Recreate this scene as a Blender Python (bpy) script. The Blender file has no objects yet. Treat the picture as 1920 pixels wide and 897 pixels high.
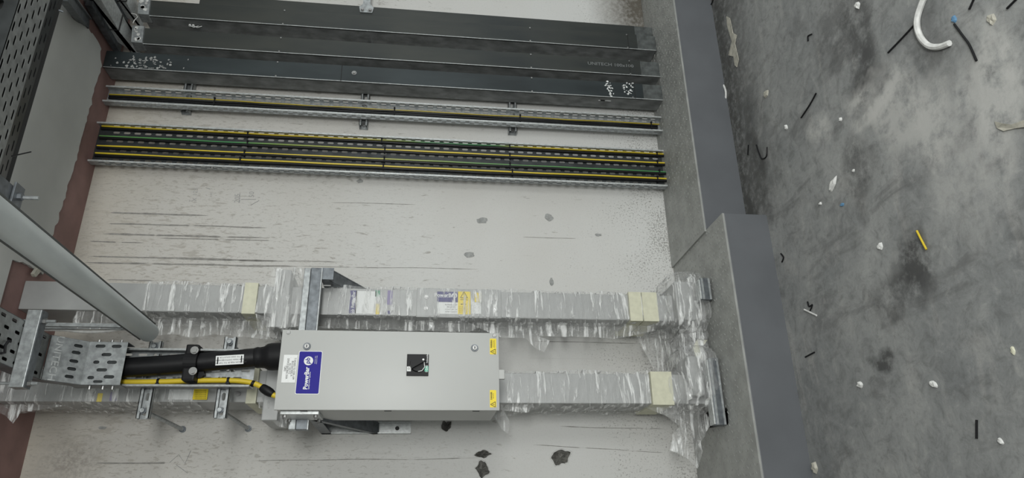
import bpy, bmesh, math, random
from mathutils import Vector, Matrix, noise
from mathutils.geometry import delaunay_2d_cdt
random.seed(7)
S = bpy.context.scene
COL = S.collection

# ------------------------------------------------------------------ camera
YAW, PITCH, ROLL, FPX = 0.40340, 0.12533, 0.03300, 1318.2
CAM = Vector((0.0, -3.0, 1.371))
def _axes():
    f0 = Vector((math.sin(YAW), math.cos(YAW), 0)); r0 = Vector((math.cos(YAW), -math.sin(YAW), 0)); u0 = Vector((0, 0, 1))
    f = f0 * math.cos(PITCH) - u0 * math.sin(PITCH); u1 = u0 * math.cos(PITCH) + f0 * math.sin(PITCH)
    r = r0 * math.cos(ROLL) + u1 * math.sin(ROLL); u = u1 * math.cos(ROLL) - r0 * math.sin(ROLL)
    return r, u, f
RR, UU, FF = _axes()
cd = bpy.data.cameras.new('camera'); cam = bpy.data.objects.new('camera', cd); COL.objects.link(cam)
cd.sensor_fit = 'HORIZONTAL'; cd.sensor_width = 36.0; cd.lens = 36.0 * FPX / 1920.0
cd.clip_start = 0.02; cd.clip_end = 60
X, Y, Z = -UU, RR, -FF        # the phone is held sideways: picture right = down
cam.matrix_world = Matrix(((X.x, Y.x, Z.x, CAM.x), (X.y, Y.y, Z.y, CAM.y), (X.z, Y.z, Z.z, CAM.z), (0, 0, 0, 1)))
S.camera = cam

def ray(u, v):
    return RR * ((448.5 - v) / FPX) - UU * ((u - 960.0) / FPX) + FF
def W(u, v, y):               # pixel -> point on the plane parallel to the wall at y
    d = ray(u, v); return CAM + d * ((y - CAM.y) / d.y)
def F(u, v, z):               # pixel -> point on the level plane at z
    d = ray(u, v); return CAM + d * ((z - CAM.z) / d.z)

# ------------------------------------------------------------------ world, added fill lamps, exposure
w = bpy.data.worlds.new('world'); S.world = w; w.use_nodes = True
w.node_tree.nodes['Background'].inputs[0].default_value = (0.95, 1.0, 1.0, 1)
w.node_tree.nodes['Background'].inputs[1].default_value = 0.82
def area(name, loc, target, sx, sy, power, color):
    l = bpy.data.lights.new(name, 'AREA'); l.shape = 'RECTANGLE'; l.size = sx; l.size_y = sy; l.energy = power; l.color = color
    o = bpy.data.objects.new(name, l); COL.objects.link(o); o.location = loc
    o.rotation_euler = (Vector(target) - Vector(loc)).to_track_quat('-Z', 'Y').to_euler()
    return o
area('added_fill_light', (0.45, -3.95, 1.50), (1.2, 0, 0.85), 0.9, 0.7, 62, (0.985, 1.0, 0.975))  # fill lamp added out of view for flat frontal light
area('added_fill_light', (2.1, -4.7, 1.42), (1.3, 0, 0.7), 0.9, 0.7, 26, (0.985, 1.0, 0.975))  # second added fill lamp, weaker and farther back
S.view_settings.view_transform = 'Standard'; S.view_settings.look = 'None'
S.view_settings.gamma = 1.0; S.view_settings.use_curve_mapping = False; S.view_settings.exposure = 0.50

# ------------------------------------------------------------------ materials
MATS = {}
def mat(name, color, rough=0.5, metal=0.0, noise_amt=0.0, scale=20.0, bump=0.0, color2=None, spec=0.5, stretch=(1, 1, 1), detail=4.0, thr=(0.35, 0.65)):
    m = bpy.data.materials.new(name); m.use_nodes = True; nt = m.node_tree; b = nt.nodes['Principled BSDF']
    b.inputs['Roughness'].default_value = rough; b.inputs['Metallic'].default_value = metal
    b.inputs['Specular IOR Level'].default_value = spec
    c = tuple(color) + (1,); b.inputs['Base Color'].default_value = c
    if noise_amt or color2 or bump:
        tc = nt.nodes.new('ShaderNodeTexCoord'); mp = nt.nodes.new('ShaderNodeMapping'); mp.inputs['Scale'].default_value = stretch
        nt.links.new(tc.outputs['Object'], mp.inputs[0])
        n = nt.nodes.new('ShaderNodeTexNoise'); n.inputs['Scale'].default_value = scale; n.inputs['Detail'].default_value = detail
        nt.links.new(mp.outputs[0], n.inputs['Vector'])
        if color2 or noise_amt:
            c2 = tuple(color2) + (1,) if color2 else tuple(max(0, x * (1 - noise_amt)) for x in color) + (1,)
            r = nt.nodes.new('ShaderNodeValToRGB'); r.color_ramp.elements[0].position = thr[0]; r.color_ramp.elements[1].position = thr[1]
            r.color_ramp.elements[0].color = c2; r.color_ramp.elements[1].color = c
            nt.links.new(n.outputs['Fac'], r.inputs[0]); nt.links.new(r.outputs[0], b.inputs['Base Color'])
        if bump:
            bp = nt.nodes.new('ShaderNodeBump'); bp.inputs['Strength'].default_value = bump; bp.inputs['Distance'].default_value = 0.01
            nt.links.new(n.outputs['Fac'], bp.inputs['Height']); nt.links.new(bp.outputs[0], b.inputs['Normal'])
    MATS[name] = m
    return m

class NT:                     # small node helper
    def __init__(s, m): s.t = m.node_tree; s.b = s.t.nodes['Principled BSDF']
    def n(s, kind, **kw):
        x = s.t.nodes.new(kind)
        for k, v in kw.items():
            if hasattr(x, k) and k not in x.inputs: setattr(x, k, v)
            else: x.inputs[k].default_value = v
        return x
    def l(s, a, b): s.t.links.new(a, b)
    def noise(s, vec, scale, detail=4, rough=0.55, dist=0.0):
        x = s.t.nodes.new('ShaderNodeTexNoise'); x.inputs['Scale'].default_value = scale; x.inputs['Detail'].default_value = detail
        x.inputs['Roughness'].default_value = rough; x.inputs['Distortion'].default_value = dist
        if vec: s.l(vec, x.inputs['Vector'])
        return x.outputs['Fac']
    def mapv(s, vec, scale=(1, 1, 1), rot=(0, 0, 0), loc=(0, 0, 0)):
        x = s.t.nodes.new('ShaderNodeMapping'); x.inputs['Scale'].default_value = scale; x.inputs['Rotation'].default_value = rot; x.inputs['Location'].default_value = loc
        s.l(vec, x.inputs[0]); return x.outputs[0]
    def ramp(s, fac, stops):
        x = s.t.nodes.new('ShaderNodeValToRGB'); e = x.color_ramp.elements
        while len(e) < len(stops): e.new(0.5)
        for i, (p, c) in enumerate(stops):
            e[i].position = p; e[i].color = (c, c, c, 1) if not isinstance(c, tuple) else c + (1,)
        s.l(fac, x.inputs[0]); return x.outputs[0]
    def mix(s, fac, a, b, mode='MIX'):
        x = s.t.nodes.new('ShaderNodeMix'); x.data_type = 'RGBA'; x.blend_type = mode
        for k, v in ((0, fac), (6, a), (7, b)):
            if hasattr(v, 'is_linked'): s.l(v, x.inputs[k])
            else: x.inputs[k].default_value = v if k == 0 else tuple(v) + (1,)
        return x.outputs[2]
    def math(s, op, a, b=0.0, c=None, clamp=False):
        x = s.t.nodes.new('ShaderNodeMath'); x.operation = op; x.use_clamp = clamp
        for i, v in enumerate((a, b, c)):
            if v is None: continue
            if hasattr(v, 'is_linked'): s.l(v, x.inputs[i])
            else: x.inputs[i].default_value = v
        return x.outputs[0]
    def bump(s, h, strength, dist=0.01):
        x = s.t.nodes.new('ShaderNodeBump'); x.inputs['Strength'].default_value = strength; x.inputs['Distance'].default_value = dist
        s.l(h, x.inputs['Height']); s.l(x.outputs[0], s.b.inputs['Normal'])
    def blob(s, vec, c, rad, rot=0.0):      # soft ellipse mask in x,y of vec: 1 inside
        mp = s.t.nodes.new('ShaderNodeVectorMath'); mp.operation = 'SUBTRACT'; s.l(vec, mp.inputs[0]); mp.inputs[1].default_value = c
        q = s.mapv(mp.outputs[0], (1 / rad[0], 1 / rad[1], 1 / rad[2]))
        g = s.t.nodes.new('ShaderNodeTexGradient'); g.gradient_type = 'SPHERICAL'; s.l(q, g.inputs[0])
        return g.outputs['Fac']

def wall_mat():
    m = bpy.data.materials.new('painted_concrete'); m.use_nodes = True; k = NT(m)
    tc = k.n('ShaderNodeTexCoord').outputs['Object']
    big = k.noise(tc, 0.9, 3)
    base = k.mix(k.ramp(big, [(0.35, 0.0), (0.65, 1.0)]), (0.555, 0.545, 0.52), (0.61, 0.61, 0.595))
    # pock marks and short drawn-out scratches (run up the wall)
    st = k.mapv(tc, (55, 1, 15)); p1 = k.noise(st, 1.0, 5, 0.65, 0.4)
    dens = k.noise(tc, 2.2, 3)
    sep = k.n('ShaderNodeSeparateXYZ'); k.l(tc, sep.inputs[0]); zz = sep.outputs[2]; xx = sep.outputs[0]
    up = k.math('MULTIPLY', k.math('SUBTRACT', zz, 1.25), 0.065)
    m1 = k.ramp(k.math('ADD', k.math('ADD', p1, k.math('MULTIPLY', k.math('SUBTRACT', dens, 0.5), 0.25)), up), [(0.635, 0.0), (0.70, 0.85)])
    base = k.mix(m1, base, (0.34, 0.325, 0.30))
    # long faint streaks
    st2 = k.mapv(tc, (26, 1, 1.1)); p2 = k.noise(st2, 1.0, 3, 0.5)
    base = k.mix(k.ramp(p2, [(0.66, 0.0), (0.76, 0.55)]), base, (0.42, 0.41, 0.39))
    # splashed dirt just above the plates
    sp = k.noise(tc, 120, 3, 0.7)
    low = k.math('MULTIPLY', k.math('SUBTRACT', 0.75, zz), 0.30, clamp=False)
    dx = k.math('MULTIPLY', k.math('SUBTRACT', k.noise(tc, 5, 2), 0.5), 0.25)
    m3 = k.ramp(k.math('ADD', k.math('ADD', sp, low), dx), [(0.67, 0.0), (0.74, 0.8)])
    base = k.mix(m3, base, (0.24, 0.235, 0.22))
    # brown stain in the right-hand bottom corner
    bs = k.blob(tc, (2.72, 0, 0.22), (0.55, 3, 0.30))
    bs = k.math('MULTIPLY', bs, k.math('ADD', 0.3, k.math('MULTIPLY', k.noise(tc, 45, 5), 1.6)), clamp=True)
    base = k.mix(bs, base, (0.10, 0.088, 0.07))
    # yellowish wash under the slab
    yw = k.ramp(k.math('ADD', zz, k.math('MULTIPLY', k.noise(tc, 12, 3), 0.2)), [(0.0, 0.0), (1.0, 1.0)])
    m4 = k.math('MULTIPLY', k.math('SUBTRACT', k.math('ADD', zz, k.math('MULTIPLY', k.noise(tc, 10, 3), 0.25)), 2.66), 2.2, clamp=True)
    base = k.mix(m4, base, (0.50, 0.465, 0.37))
    fl = k.noise(k.mapv(tc, (120, 1, 42), (0, 0.12, 0)), 1.0, 4, 0.6, 0.8)
    wt = k.math('MULTIPLY', k.math('SUBTRACT', k.math('ADD', zz, k.math('MULTIPLY', xx, -0.25)), 0.75), 0.55, clamp=True)
    base = k.mix(k.math('MULTIPLY', k.ramp(fl, [(0.565, 0.0), (0.64, 0.85)]), wt), base, (0.26, 0.245, 0.22))
    st_ = W(130, 868, 0); so = k.blob(tc, (st_.x, 0, st_.z), (0.12, 1, 0.16))
    base = k.mix(k.math('MULTIPLY', so, k.ramp(k.noise(tc, 50, 4, 0.7), [(0.40, 0.2), (0.60, 1.3)]), clamp=True), base, (0.12, 0.115, 0.11))
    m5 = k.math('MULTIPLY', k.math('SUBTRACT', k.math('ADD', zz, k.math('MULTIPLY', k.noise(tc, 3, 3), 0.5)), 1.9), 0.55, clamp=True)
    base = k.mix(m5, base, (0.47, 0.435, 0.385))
    gr = k.noise(tc, 160, 4, 0.7)
    base = k.mix(k.ramp(gr, [(0.30, 0.35), (0.45, 0.0)]), base, (0.36, 0.35, 0.33))
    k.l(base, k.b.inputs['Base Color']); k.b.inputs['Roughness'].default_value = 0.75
    k.bump(k.math('ADD', p1, k.noise(tc, 60, 4)), 0.25, 0.004)
    MATS['wall'] = m
def floor_mat():
    m = bpy.data.materials.new('dusty_concrete_floor'); m.use_nodes = True; k = NT(m)
    tc = k.n('ShaderNodeTexCoord').outputs['Object']
    wob = k.t.nodes.new('ShaderNodeTexNoise'); wob.inputs['Scale'].default_value = 6; wob.inputs['Detail'].default_value = 4; k.l(tc, wob.inputs['Vector'])
    dv = k.t.nodes.new('ShaderNodeVectorMath'); dv.operation = 'MULTIPLY_ADD'; k.l(wob.outputs['Color'], dv.inputs[0]); dv.inputs[1].default_value = (0.22, 0.22, 0); k.l(tc, dv.inputs[2])
    tw = k.t.nodes.new('ShaderNodeVectorMath'); tw.operation = 'SUBTRACT'; k.l(dv.outputs[0], tw.inputs[0]); tw.inputs[1].default_value = (0.11, 0.11, 0)
    tw = tw.outputs[0]
    n1 = k.noise(tc, 2.2, 6, 0.6, 0.5)
    base = k.mix(k.ramp(n1, [(0.32, 0.0), (0.68, 1.0)]), (0.18, 0.188, 0.19), (0.315, 0.32, 0.312))
    sw = k.noise(k.mapv(tc, (3.0, 9.0, 1), (0, 0, 0.5)), 1.0, 6, 0.62, 1.2)
    base = k.mix(k.ramp(sw, [(0.54, 0.0), (0.68, 0.55)]), base, (0.36, 0.355, 0.34))
    sw2 = k.noise(k.mapv(tc, (8.0, 3.0, 1), (0, 0, -0.4), (3, 7, 0)), 1.0, 6, 0.62, 1.0)
    base = k.mix(k.ramp(sw2, [(0.55, 0.0), (0.68, 0.6)]), base, (0.115, 0.115, 0.115))
    fine = k.noise(tc, 70, 5, 0.7)
    base = k.mix(k.ramp(fine, [(0.3, 0.35), (0.5, 0.0)]), base, (0.12, 0.12, 0.118))
    base = k.mix(k.ramp(fine, [(0.62, 0.0), (0.75, 0.35)]), base, (0.42, 0.415, 0.40))
    mid = k.noise(tc, 19, 8, 0.75, 0.6)
    base = k.mix(k.ramp(mid, [(0.34, 0.55), (0.50, 0.0)]), base, (0.10, 0.102, 0.10))
    base = k.mix(k.ramp(mid, [(0.54, 0.0), (0.68, 0.5)]), base, (0.38, 0.38, 0.365))
    rag = k.noise(tc, 14, 6, 0.7)
    def stain(u, v, rx, ry, col, amt):
        nonlocal base
        p = F(u, v, 0)
        b = k.blob(tw, (p.x, p.y, 0), (rx, ry, 1))
        f = k.math('MULTIPLY', k.ramp(b, [(0.05, 0.0), (0.55, 1.0)]), k.ramp(rag, [(0.34, 0.0), (0.54, amt)]), clamp=True)
        base = k.mix(f, base, col)
    D_, L_ = (0.05, 0.05, 0.05), (0.48, 0.475, 0.455)
    for a in ((1705, 490, .14, .10, D_, .9), (1690, 560, .10, .16, D_, .6), (1648, 668, .05, .05, D_, .9), (1610, 60, .28, .12, D_, .7), (1560, 70, .20, .12, D_, .5),
              (1610, 330, .20, .10, D_, .6), (1625, 150, .2, .10, D_, .6), (1745, 70, .25, .10, D_, .45), (1420, 300, .35, .05, D_, .8), (1410, 380, .12, .05, D_, .9), (1350, 60, .4, .05, D_, .7),
              (1680, 210, .22, .14, L_, .7), (1740, 230, .16, .10, L_, .6), (1860, 190, .2, .12, L_, .7), (1615, 170, .06, .12, L_, .8), (1640, 200, .06, .14, L_, .8), (1540, 245, .10, .06, L_, .7), (1860, 90, .14, .08, L_, .6), (1800, 300, .3, .2, L_, .4)):
        stain(*a)
    # swept-up dirt lying along the shallow kerb
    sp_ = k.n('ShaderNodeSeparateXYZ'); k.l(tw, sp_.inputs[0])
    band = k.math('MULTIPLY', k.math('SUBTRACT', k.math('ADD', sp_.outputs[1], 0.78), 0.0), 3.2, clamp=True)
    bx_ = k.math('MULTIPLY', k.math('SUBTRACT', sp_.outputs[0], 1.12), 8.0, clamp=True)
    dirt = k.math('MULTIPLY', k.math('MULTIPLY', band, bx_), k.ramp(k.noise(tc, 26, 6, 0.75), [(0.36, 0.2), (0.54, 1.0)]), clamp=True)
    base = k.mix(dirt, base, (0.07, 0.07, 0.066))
    spk = k.noise(tc, 230, 2, 0.6)
    base = k.mix(k.ramp(spk, [(0.70, 0.0), (0.76, 0.6)]), base, (0.46, 0.46, 0.44))
    k.l(base, k.b.inputs['Base Color']); k.b.inputs['Roughness'].default_value = 0.72
    k.bump(fine, 0.25, 0.004); MATS['floor'] = m
wall_mat(); floor_mat()

def film_mat():
    m = bpy.data.materials.new('clear_plastic_film'); m.use_nodes = True; k = NT(m); b = k.b
    tc = k.n('ShaderNodeTexCoord').outputs['Object']
    a = k.noise(k.mapv(tc, (10, 16, 34), (0.0, 0.45, 0.0)), 1.0, 3, 0.5, 0.4)
    wv = k.noise(k.mapv(tc, (7, 14, 52), (0.0, 0.55, 0)), 1.0, 4, 0.6, 0.7)
    h = k.math('ADD', k.math('MULTIPLY', a, 1.2), wv)
    k.bump(h, 0.9, 0.012)
    b.inputs['Base Color'].default_value = (0.74, 0.745, 0.735, 1); b.inputs['Roughness'].default_value = 0.26; b.inputs['Specular IOR Level'].default_value = 0.8
    out = k.t.nodes['Material Output']; tr = k.t.nodes.new('ShaderNodeBsdfTransparent'); mx = k.t.nodes.new('ShaderNodeMixShader')
    f = k.ramp(wv, [(0.30, 0.12), (0.52, 0.20), (0.58, 0.60), (0.65, 0.95)])  # opaque pale streaks stand in for highlights on the film's creases
    k.l(f, mx.inputs[0]); k.l(tr.outputs[0], mx.inputs[1]); k.l(b.outputs[0], mx.inputs[2]); k.l(mx.outputs[0], out.inputs['Surface'])
    MATS['film'] = m
film_mat()
def attr_mat():
    m = bpy.data.materials.new('earth_cable_sheath'); m.use_nodes = True; k = NT(m)
    a = k.t.nodes.new('ShaderNodeAttribute'); a.attribute_name = 'sheath'
    k.l(a.outputs['Color'], k.b.inputs['Base Color']); k.b.inputs['Roughness'].default_value = 0.4
    MATS['earth'] = m
attr_mat()
mat('galv', (0.40, 0.42, 0.425), 0.42, 0.55, 0.35, 60, 0.05)
mat('galv_bright', (0.56, 0.58, 0.575), 0.40, 0.45, 0.25, 90, 0.05)
mat('galv_dark', (0.17, 0.185, 0.20), 0.42, 0.6, 0.4, 40, 0.05)
mat('trunk_metal', (0.050, 0.053, 0.047), 0.42, 0.35, 0.0, 2.6, 0.02, color2=(0.026, 0.031, 0.031), stretch=(3, 1, 0.7), detail=7, thr=(0.38, 0.62))  # galvanised fronts coloured dark for the dim surroundings they mirror
mat('trunk_metal_blue', (0.040, 0.050, 0.053), 0.40, 0.35, 0.0, 2.6, 0.02, color2=(0.020, 0.026, 0.028), stretch=(3, 1, 0.7), detail=7, thr=(0.38, 0.62))  # bluish version, also darkened for mirrored surroundings
mat('trunk_side', (0.25, 0.26, 0.258), 0.5, 0.3, 0.45, 22, 0.05, stretch=(1, 1, 0.6))  # lighter copy of the same steel for sides catching bounced light
mat('trunk_end', (0.12, 0.13, 0.128), 0.5, 0.3, 0.5, 30, 0.05)
mat('tray_dark', (0.055, 0.06, 0.062), 0.42, 0.5, 0.4, 18, 0.04)
mat('tray_mid', (0.29, 0.30, 0.295), 0.42, 0.5, 0.3, 40, 0.04)
mat('tray_back_bounce', (0.72, 0.73, 0.73), 0.5, 0.1)  # bright colour for tray backs, lifts the light behind the slots
mat('steel', (0.30, 0.30, 0.295), 0.34, 0.85)
mat('zinc_plaster', (0.66, 0.66, 0.64), 0.6, 0.1, 0.4, 50)
mat('bus_case', (0.36, 0.365, 0.36), 0.45, 0.15, 0.12, 12)
mat('bus_side', (0.36, 0.36, 0.355), 0.5, 0.1, 0.12, 12)
mat('box_paint', (0.45, 0.455, 0.44), 0.45, 0.0, 0.04, 3)
mat('box_edge', (0.40, 0.405, 0.395), 0.5)
mat('tape', (0.62, 0.61, 0.47), 0.6, 0.0, 0.12, 40, 0.1)
mat('black_plastic', (0.008, 0.008, 0.009), 0.5, 0.0, spec=0.22)
mat('black_cable', (0.007, 0.007, 0.008), 0.4, 0.0, spec=0.3, bump=0.05, scale=60)
mat('gap_black', (0.012, 0.012, 0.012), 0.8)
mat('yellow', (0.80, 0.62, 0.015), 0.5)
mat('yellow_cable', (0.62, 0.46, 0.03), 0.42)
mat('green', (0.05, 0.28, 0.16), 0.5)
mat('green_tag', (0.06, 0.42, 0.27), 0.5)
mat('blue', (0.022, 0.017, 0.24), 0.5, spec=0.15)
mat('navy', (0.035, 0.03, 0.17), 0.5)
mat('purple', (0.20, 0.16, 0.34), 0.5)
mat('white_label', (0.74, 0.75, 0.74), 0.5)
mat('ink', (0.02, 0.02, 0.02), 0.6)
mat('faint_ink', (0.17, 0.18, 0.18), 0.6)
mat('pencil', (0.30, 0.30, 0.30), 0.8)
mat('brown', (0.27, 0.16, 0.145), 0.7, 0.0, 0.25, 9, 0.05)
mat('soffit', (0.50, 0.505, 0.485), 0.85, 0.0, 0.08, 6, 0.05)
mat('chip_grey', (0.36, 0.365, 0.355), 0.85, 0.0, 0.3, 60, 0.2)
mat('hole_dark', (0.24, 0.235, 0.215), 0.95, 0.0, 0.45, 60, 0.4)
mat('drip', (0.31, 0.30, 0.28), 0.85, 0.0, 0.3, 60)
mat('kerb_paint', (0.118, 0.124, 0.134), 0.5, 0.0, 0.14, 5, 0.03)
mat('plate', (0.37, 0.375, 0.36), 0.55, 0.25, 0.22, 14, 0.08)
mat('tread', (0.28, 0.285, 0.27), 0.5, 0.3)
mat('batten_body', (0.56, 0.60, 0.60), 0.42, 0.1, 0.16, 4, 0.0, stretch=(4, 1, 4))
mat('batten_edge', (0.10, 0.105, 0.10), 0.6)
mat('debris_white', (0.70, 0.70, 0.68), 0.6, 0.0, 0.2, 60)
mat('debris_cream', (0.50, 0.48, 0.41), 0.7, 0.0, 0.3, 50)
mat('debris_blue', (0.10, 0.22, 0.36), 0.6)
mat('lamp_housing', (0.7, 0.7, 0.7), 0.5)
M = MATS

# ------------------------------------------------------------------ builders
class MB:
    def __init__(s): s.v = []; s.f = []; s.c = None; s.smooth = False
    def add(s, vs, fs):
        o = len(s.v); s.v += [Vector(p) for p in vs]; s.f += [tuple(i + o for i in f) for f in fs]; return s
    def box(s, x0, x1, y0, y1, z0, z1):
        vs = [(x, y, z) for x in sorted((x0, x1)) for y in sorted((y0, y1)) for z in sorted((z0, z1))]
        return s.add(vs, [(0, 1, 3, 2), (4, 6, 7, 5), (0, 4, 5, 1), (2, 3, 7, 6), (0, 2, 6, 4), (1, 5, 7, 3)])
    def bbox(s, x0, x1, y0, y1, z0, z1, b=0.004):     # box with chamfered edges
        x0, x1 = sorted((x0, x1)); y0, y1 = sorted((y0, y1)); z0, z1 = sorted((z0, z1))
        bm = bmesh.new(); bmesh.ops.create_cube(bm, size=1)
        for v in bm.verts: v.co = Vector(((x0 + x1) / 2 + v.co.x * (x1 - x0), (y0 + y1) / 2 + v.co.y * (y1 - y0), (z0 + z1) / 2 + v.co.z * (z1 - z0)))
        bmesh.ops.bevel(bm, geom=list(bm.edges), offset=b, segments=2, affect='EDGES', profile=0.6)
        return s.bm(bm)
    def bm(s, bm):
        bm.verts.ensure_lookup_table(); s.add([v.co.copy() for v in bm.verts], [tuple(x.index for x in f.verts) for f in bm.faces]); bm.free(); return s
    def prism(s, poly, o, ex, ey, n):       # polygon in (ex,ey) extruded along n
        o, ex, ey, n = map(Vector, (o, ex, ey, n)); k = len(poly)
        a = [o + ex * p[0] + ey * p[1] for p in poly]; b = [p + n for p in a]
        return s.add(a + b, [tuple(range(k))[::-1], tuple(range(k, 2 * k))] + [(i, (i + 1) % k, k + (i + 1) % k, k + i) for i in range(k)])
    def tube(s, pts, r, n=10, cap=True):
        pts = [Vector(p) for p in pts]; rs = r if isinstance(r, (list, tuple)) else [r] * len(pts)
        vs = []; fs = []; up = None
        for i, p in enumerate(pts):
            t = (pts[min(i + 1, len(pts) - 1)] - pts[max(i - 1, 0)]).normalized()
            if up is None: up = t.orthogonal().normalized()
            up = (up - t * up.dot(t)).normalized(); sd = t.cross(up)
            for j in range(n):
                a = 2 * math.pi * j / n; vs.append(p + (up * math.cos(a) + sd * math.sin(a)) * rs[i])
        for i in range(len(pts) - 1):
            for j in range(n):
                fs.append((i * n + j, i * n + (j + 1) % n, (i + 1) * n + (j + 1) % n, (i + 1) * n + j))
        if cap: fs += [tuple(range(n))[::-1], tuple(range((len(pts) - 1) * n, len(pts) * n))]
        return s.add(vs, fs)
    def cyl(s, c, axis, r, h, n=16, r2=None):
        c = Vector(c); return s.tube([c, c + Vector(axis).normalized() * h], [r, r if r2 is None else r2], n)
    def hexhead(s, c, axis, r, h): return s.cyl(c, axis, r, h, 6)
    def bar(s, a, b, wdt, hgt, up):         # rectangular bar from a to b
        a, b = Vector(a), Vector(b); t = (b - a).normalized(); up = Vector(up); up = (up - t * up.dot(t)).normalized(); sd = t.cross(up)
        vs = [p + sd * (wdt / 2 * i) + up * (hgt / 2 * j) for p in (a, b) for i, j in ((-1, -1), (1, -1), (1, 1), (-1, 1))]
        return s.add(vs, [(3, 2, 1, 0), (4, 5, 6, 7)] + [(i, (i + 1) % 4, 4 + (i + 1) % 4, 4 + i) for i in range(4)])

def root_loc(o):
    while o.parent: o = o.parent
    return o.location.copy()
def obj(name, mb, m, parent=None, smooth=False, label=None, cat=None, group=None, kind=None):
    off = root_loc(parent) if parent else Vector((0, 0, 0))
    me = bpy.data.meshes.new(name); me.from_pydata([tuple(v - off) for v in mb.v], [], mb.f)
    mm = M[m] if isinstance(m, str) else m; me.materials.append(mm)
    bm = bmesh.new(); bm.from_mesh(me); bmesh.ops.recalc_face_normals(bm, faces=bm.faces); bm.to_mesh(me); bm.free()
    if smooth:
        me.polygons.foreach_set('use_smooth', [True] * len(me.polygons)); me.set_sharp_from_angle(angle=math.radians(40))
    if mb.c is not None:
        at = me.color_attributes.new('sheath', 'FLOAT_COLOR', 'POINT')
        for i, c in enumerate(mb.c): at.data[i].color = c
    me.update()
    o = bpy.data.objects.new(name, me); COL.objects.link(o); o.parent = parent
    tag(o, label, cat, group, kind); return o
def tag(o, label=None, cat=None, group=None, kind=None):
    for k, v in (('label', label), ('category', cat), ('group', group), ('kind', kind)):
        if v: o[k] = v
    return o
def thing(name, loc, label, cat, group=None):
    o = bpy.data.objects.new(name, None); COL.objects.link(o); o.location = loc; o.empty_display_size = 0.05
    return tag(o, label, cat, group)

def in_poly(p, poly):
    c = False; j = len(poly) - 1
    for i in range(len(poly)):
        a, b = poly[i], poly[j]
        if (a[1] > p[1]) != (b[1] > p[1]) and p[0] < (b[0] - a[0]) * (p[1] - a[1]) / (b[1] - a[1]) + a[0]: c = not c
        j = i
    return c
def sheet(mb, outline, holes, o, ex, ey, n, th):
    """flat sheet with real holes: outline and holes in (ex,ey) metres, thickness th along n"""
    o, ex, ey, n = map(Vector, (o, ex, ey, n)); pts = []; edges = []; loops = [outline] + holes
    for lp in loops:
        b = len(pts); k = len(lp); pts += [Vector((p[0], p[1])) for p in lp]; edges += [(b + i, b + (i + 1) % k) for i in range(k)]
    vo, eo, fo, *_ = delaunay_2d_cdt(pts, edges, [], 1, 1e-6)
    hb = [(min(p[0] for p in h), max(p[0] for p in h), min(p[1] for p in h), max(p[1] for p in h)) for h in holes]
    cells = {}
    for i, b in enumerate(hb):
        for cx in range(int(math.floor(b[0] / .1)), int(math.floor(b[1] / .1)) + 1):
            for cy in range(int(math.floor(b[2] / .1)), int(math.floor(b[3] / .1)) + 1): cells.setdefault((cx, cy), []).append(i)
    tris = []
    for f in fo:
        c = sum((vo[i] for i in f), Vector((0, 0))) / len(f)
        bad = any(hb[i][0] <= c.x <= hb[i][1] and hb[i][2] <= c.y <= hb[i][3] and in_poly(c, holes[i]) for i in cells.get((int(math.floor(c.x / .1)), int(math.floor(c.y / .1))), []))
        if not bad: tris.append(f)
    P = [o + ex * p.x + ey * p.y for p in vo]; k = len(P); cnt = {}
    for f in tris:
        for i in range(len(f)): cnt[(f[i], f[(i + 1) % len(f)])] = 1
    fs = [tuple(f) for f in tris] + [tuple(i + k for i in f[::-1]) for f in tris]
    for (a, b) in cnt:
        if (b, a) not in cnt: fs.append((b, a, a + k, b + k))
    return mb.add(P + [p + n * th for p in P], fs)
def slot(cx, cy, L, Wd, along='x', seg=3):
    r = Wd / 2; out = []
    for s_ in (1, -1):
        for i in range(seg + 1):
            a = -math.pi / 2 + math.pi * i / seg if s_ == 1 else math.pi / 2 + math.pi * i / seg
            out.append((s_ * (L / 2 - r) + r * math.cos(a), r * math.sin(a)))
    return [(cx + p[0], cy + p[1]) if along == 'x' else (cx - p[1], cy + p[0]) for p in out]

TEXTC = {}
def text_mesh(body, bold=0.0, align='CENTER', shear=0.0, extr=0.0):
    key = (body, bold, align, shear)
    if key not in TEXTC:
        c = bpy.data.curves.new('lettering', 'FONT'); c.body = body; c.size = 1.0; c.align_x = align; c.align_y = 'CENTER'; c.offset = bold; c.shear = shear; c.resolution_u = 2
        o = bpy.data.objects.new('lettering', c); COL.objects.link(o)
        dg = bpy.context.evaluated_depsgraph_get(); me = bpy.data.meshes.new_from_object(o.evaluated_get(dg))
        TEXTC[key] = ([v.co.copy() for v in me.vertices], [tuple(p.vertices) for p in me.polygons])
        bpy.data.objects.remove(o); bpy.data.curves.remove(c); bpy.data.meshes.remove(me)
    return TEXTC[key]
def put_text(mb, body, o, ex, ey, size, bold=0.0, align='CENTER', shear=0.0, sx=1.0, fit=None):
    vs, fs = text_mesh(body, bold, align, shear); o, ex, ey = Vector(o), Vector(ex), Vector(ey)
    if fit:
        w_ = max(v.x for v in vs) - min(v.x for v in vs); sx = fit / (w_ * size)
    return mb.add([o + ex * (v.x * size * sx) + ey * (v.y * size) for v in vs], fs)
EX, EZ, NF = Vector((1, 0, 0)), Vector((0, 0, 1)), Vector((0, -1, 0))
DOWN, LEFT = Vector((0, 0, -1)), Vector((-1, 0, 0))
for b_ in (): text_mesh(b_)

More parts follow.
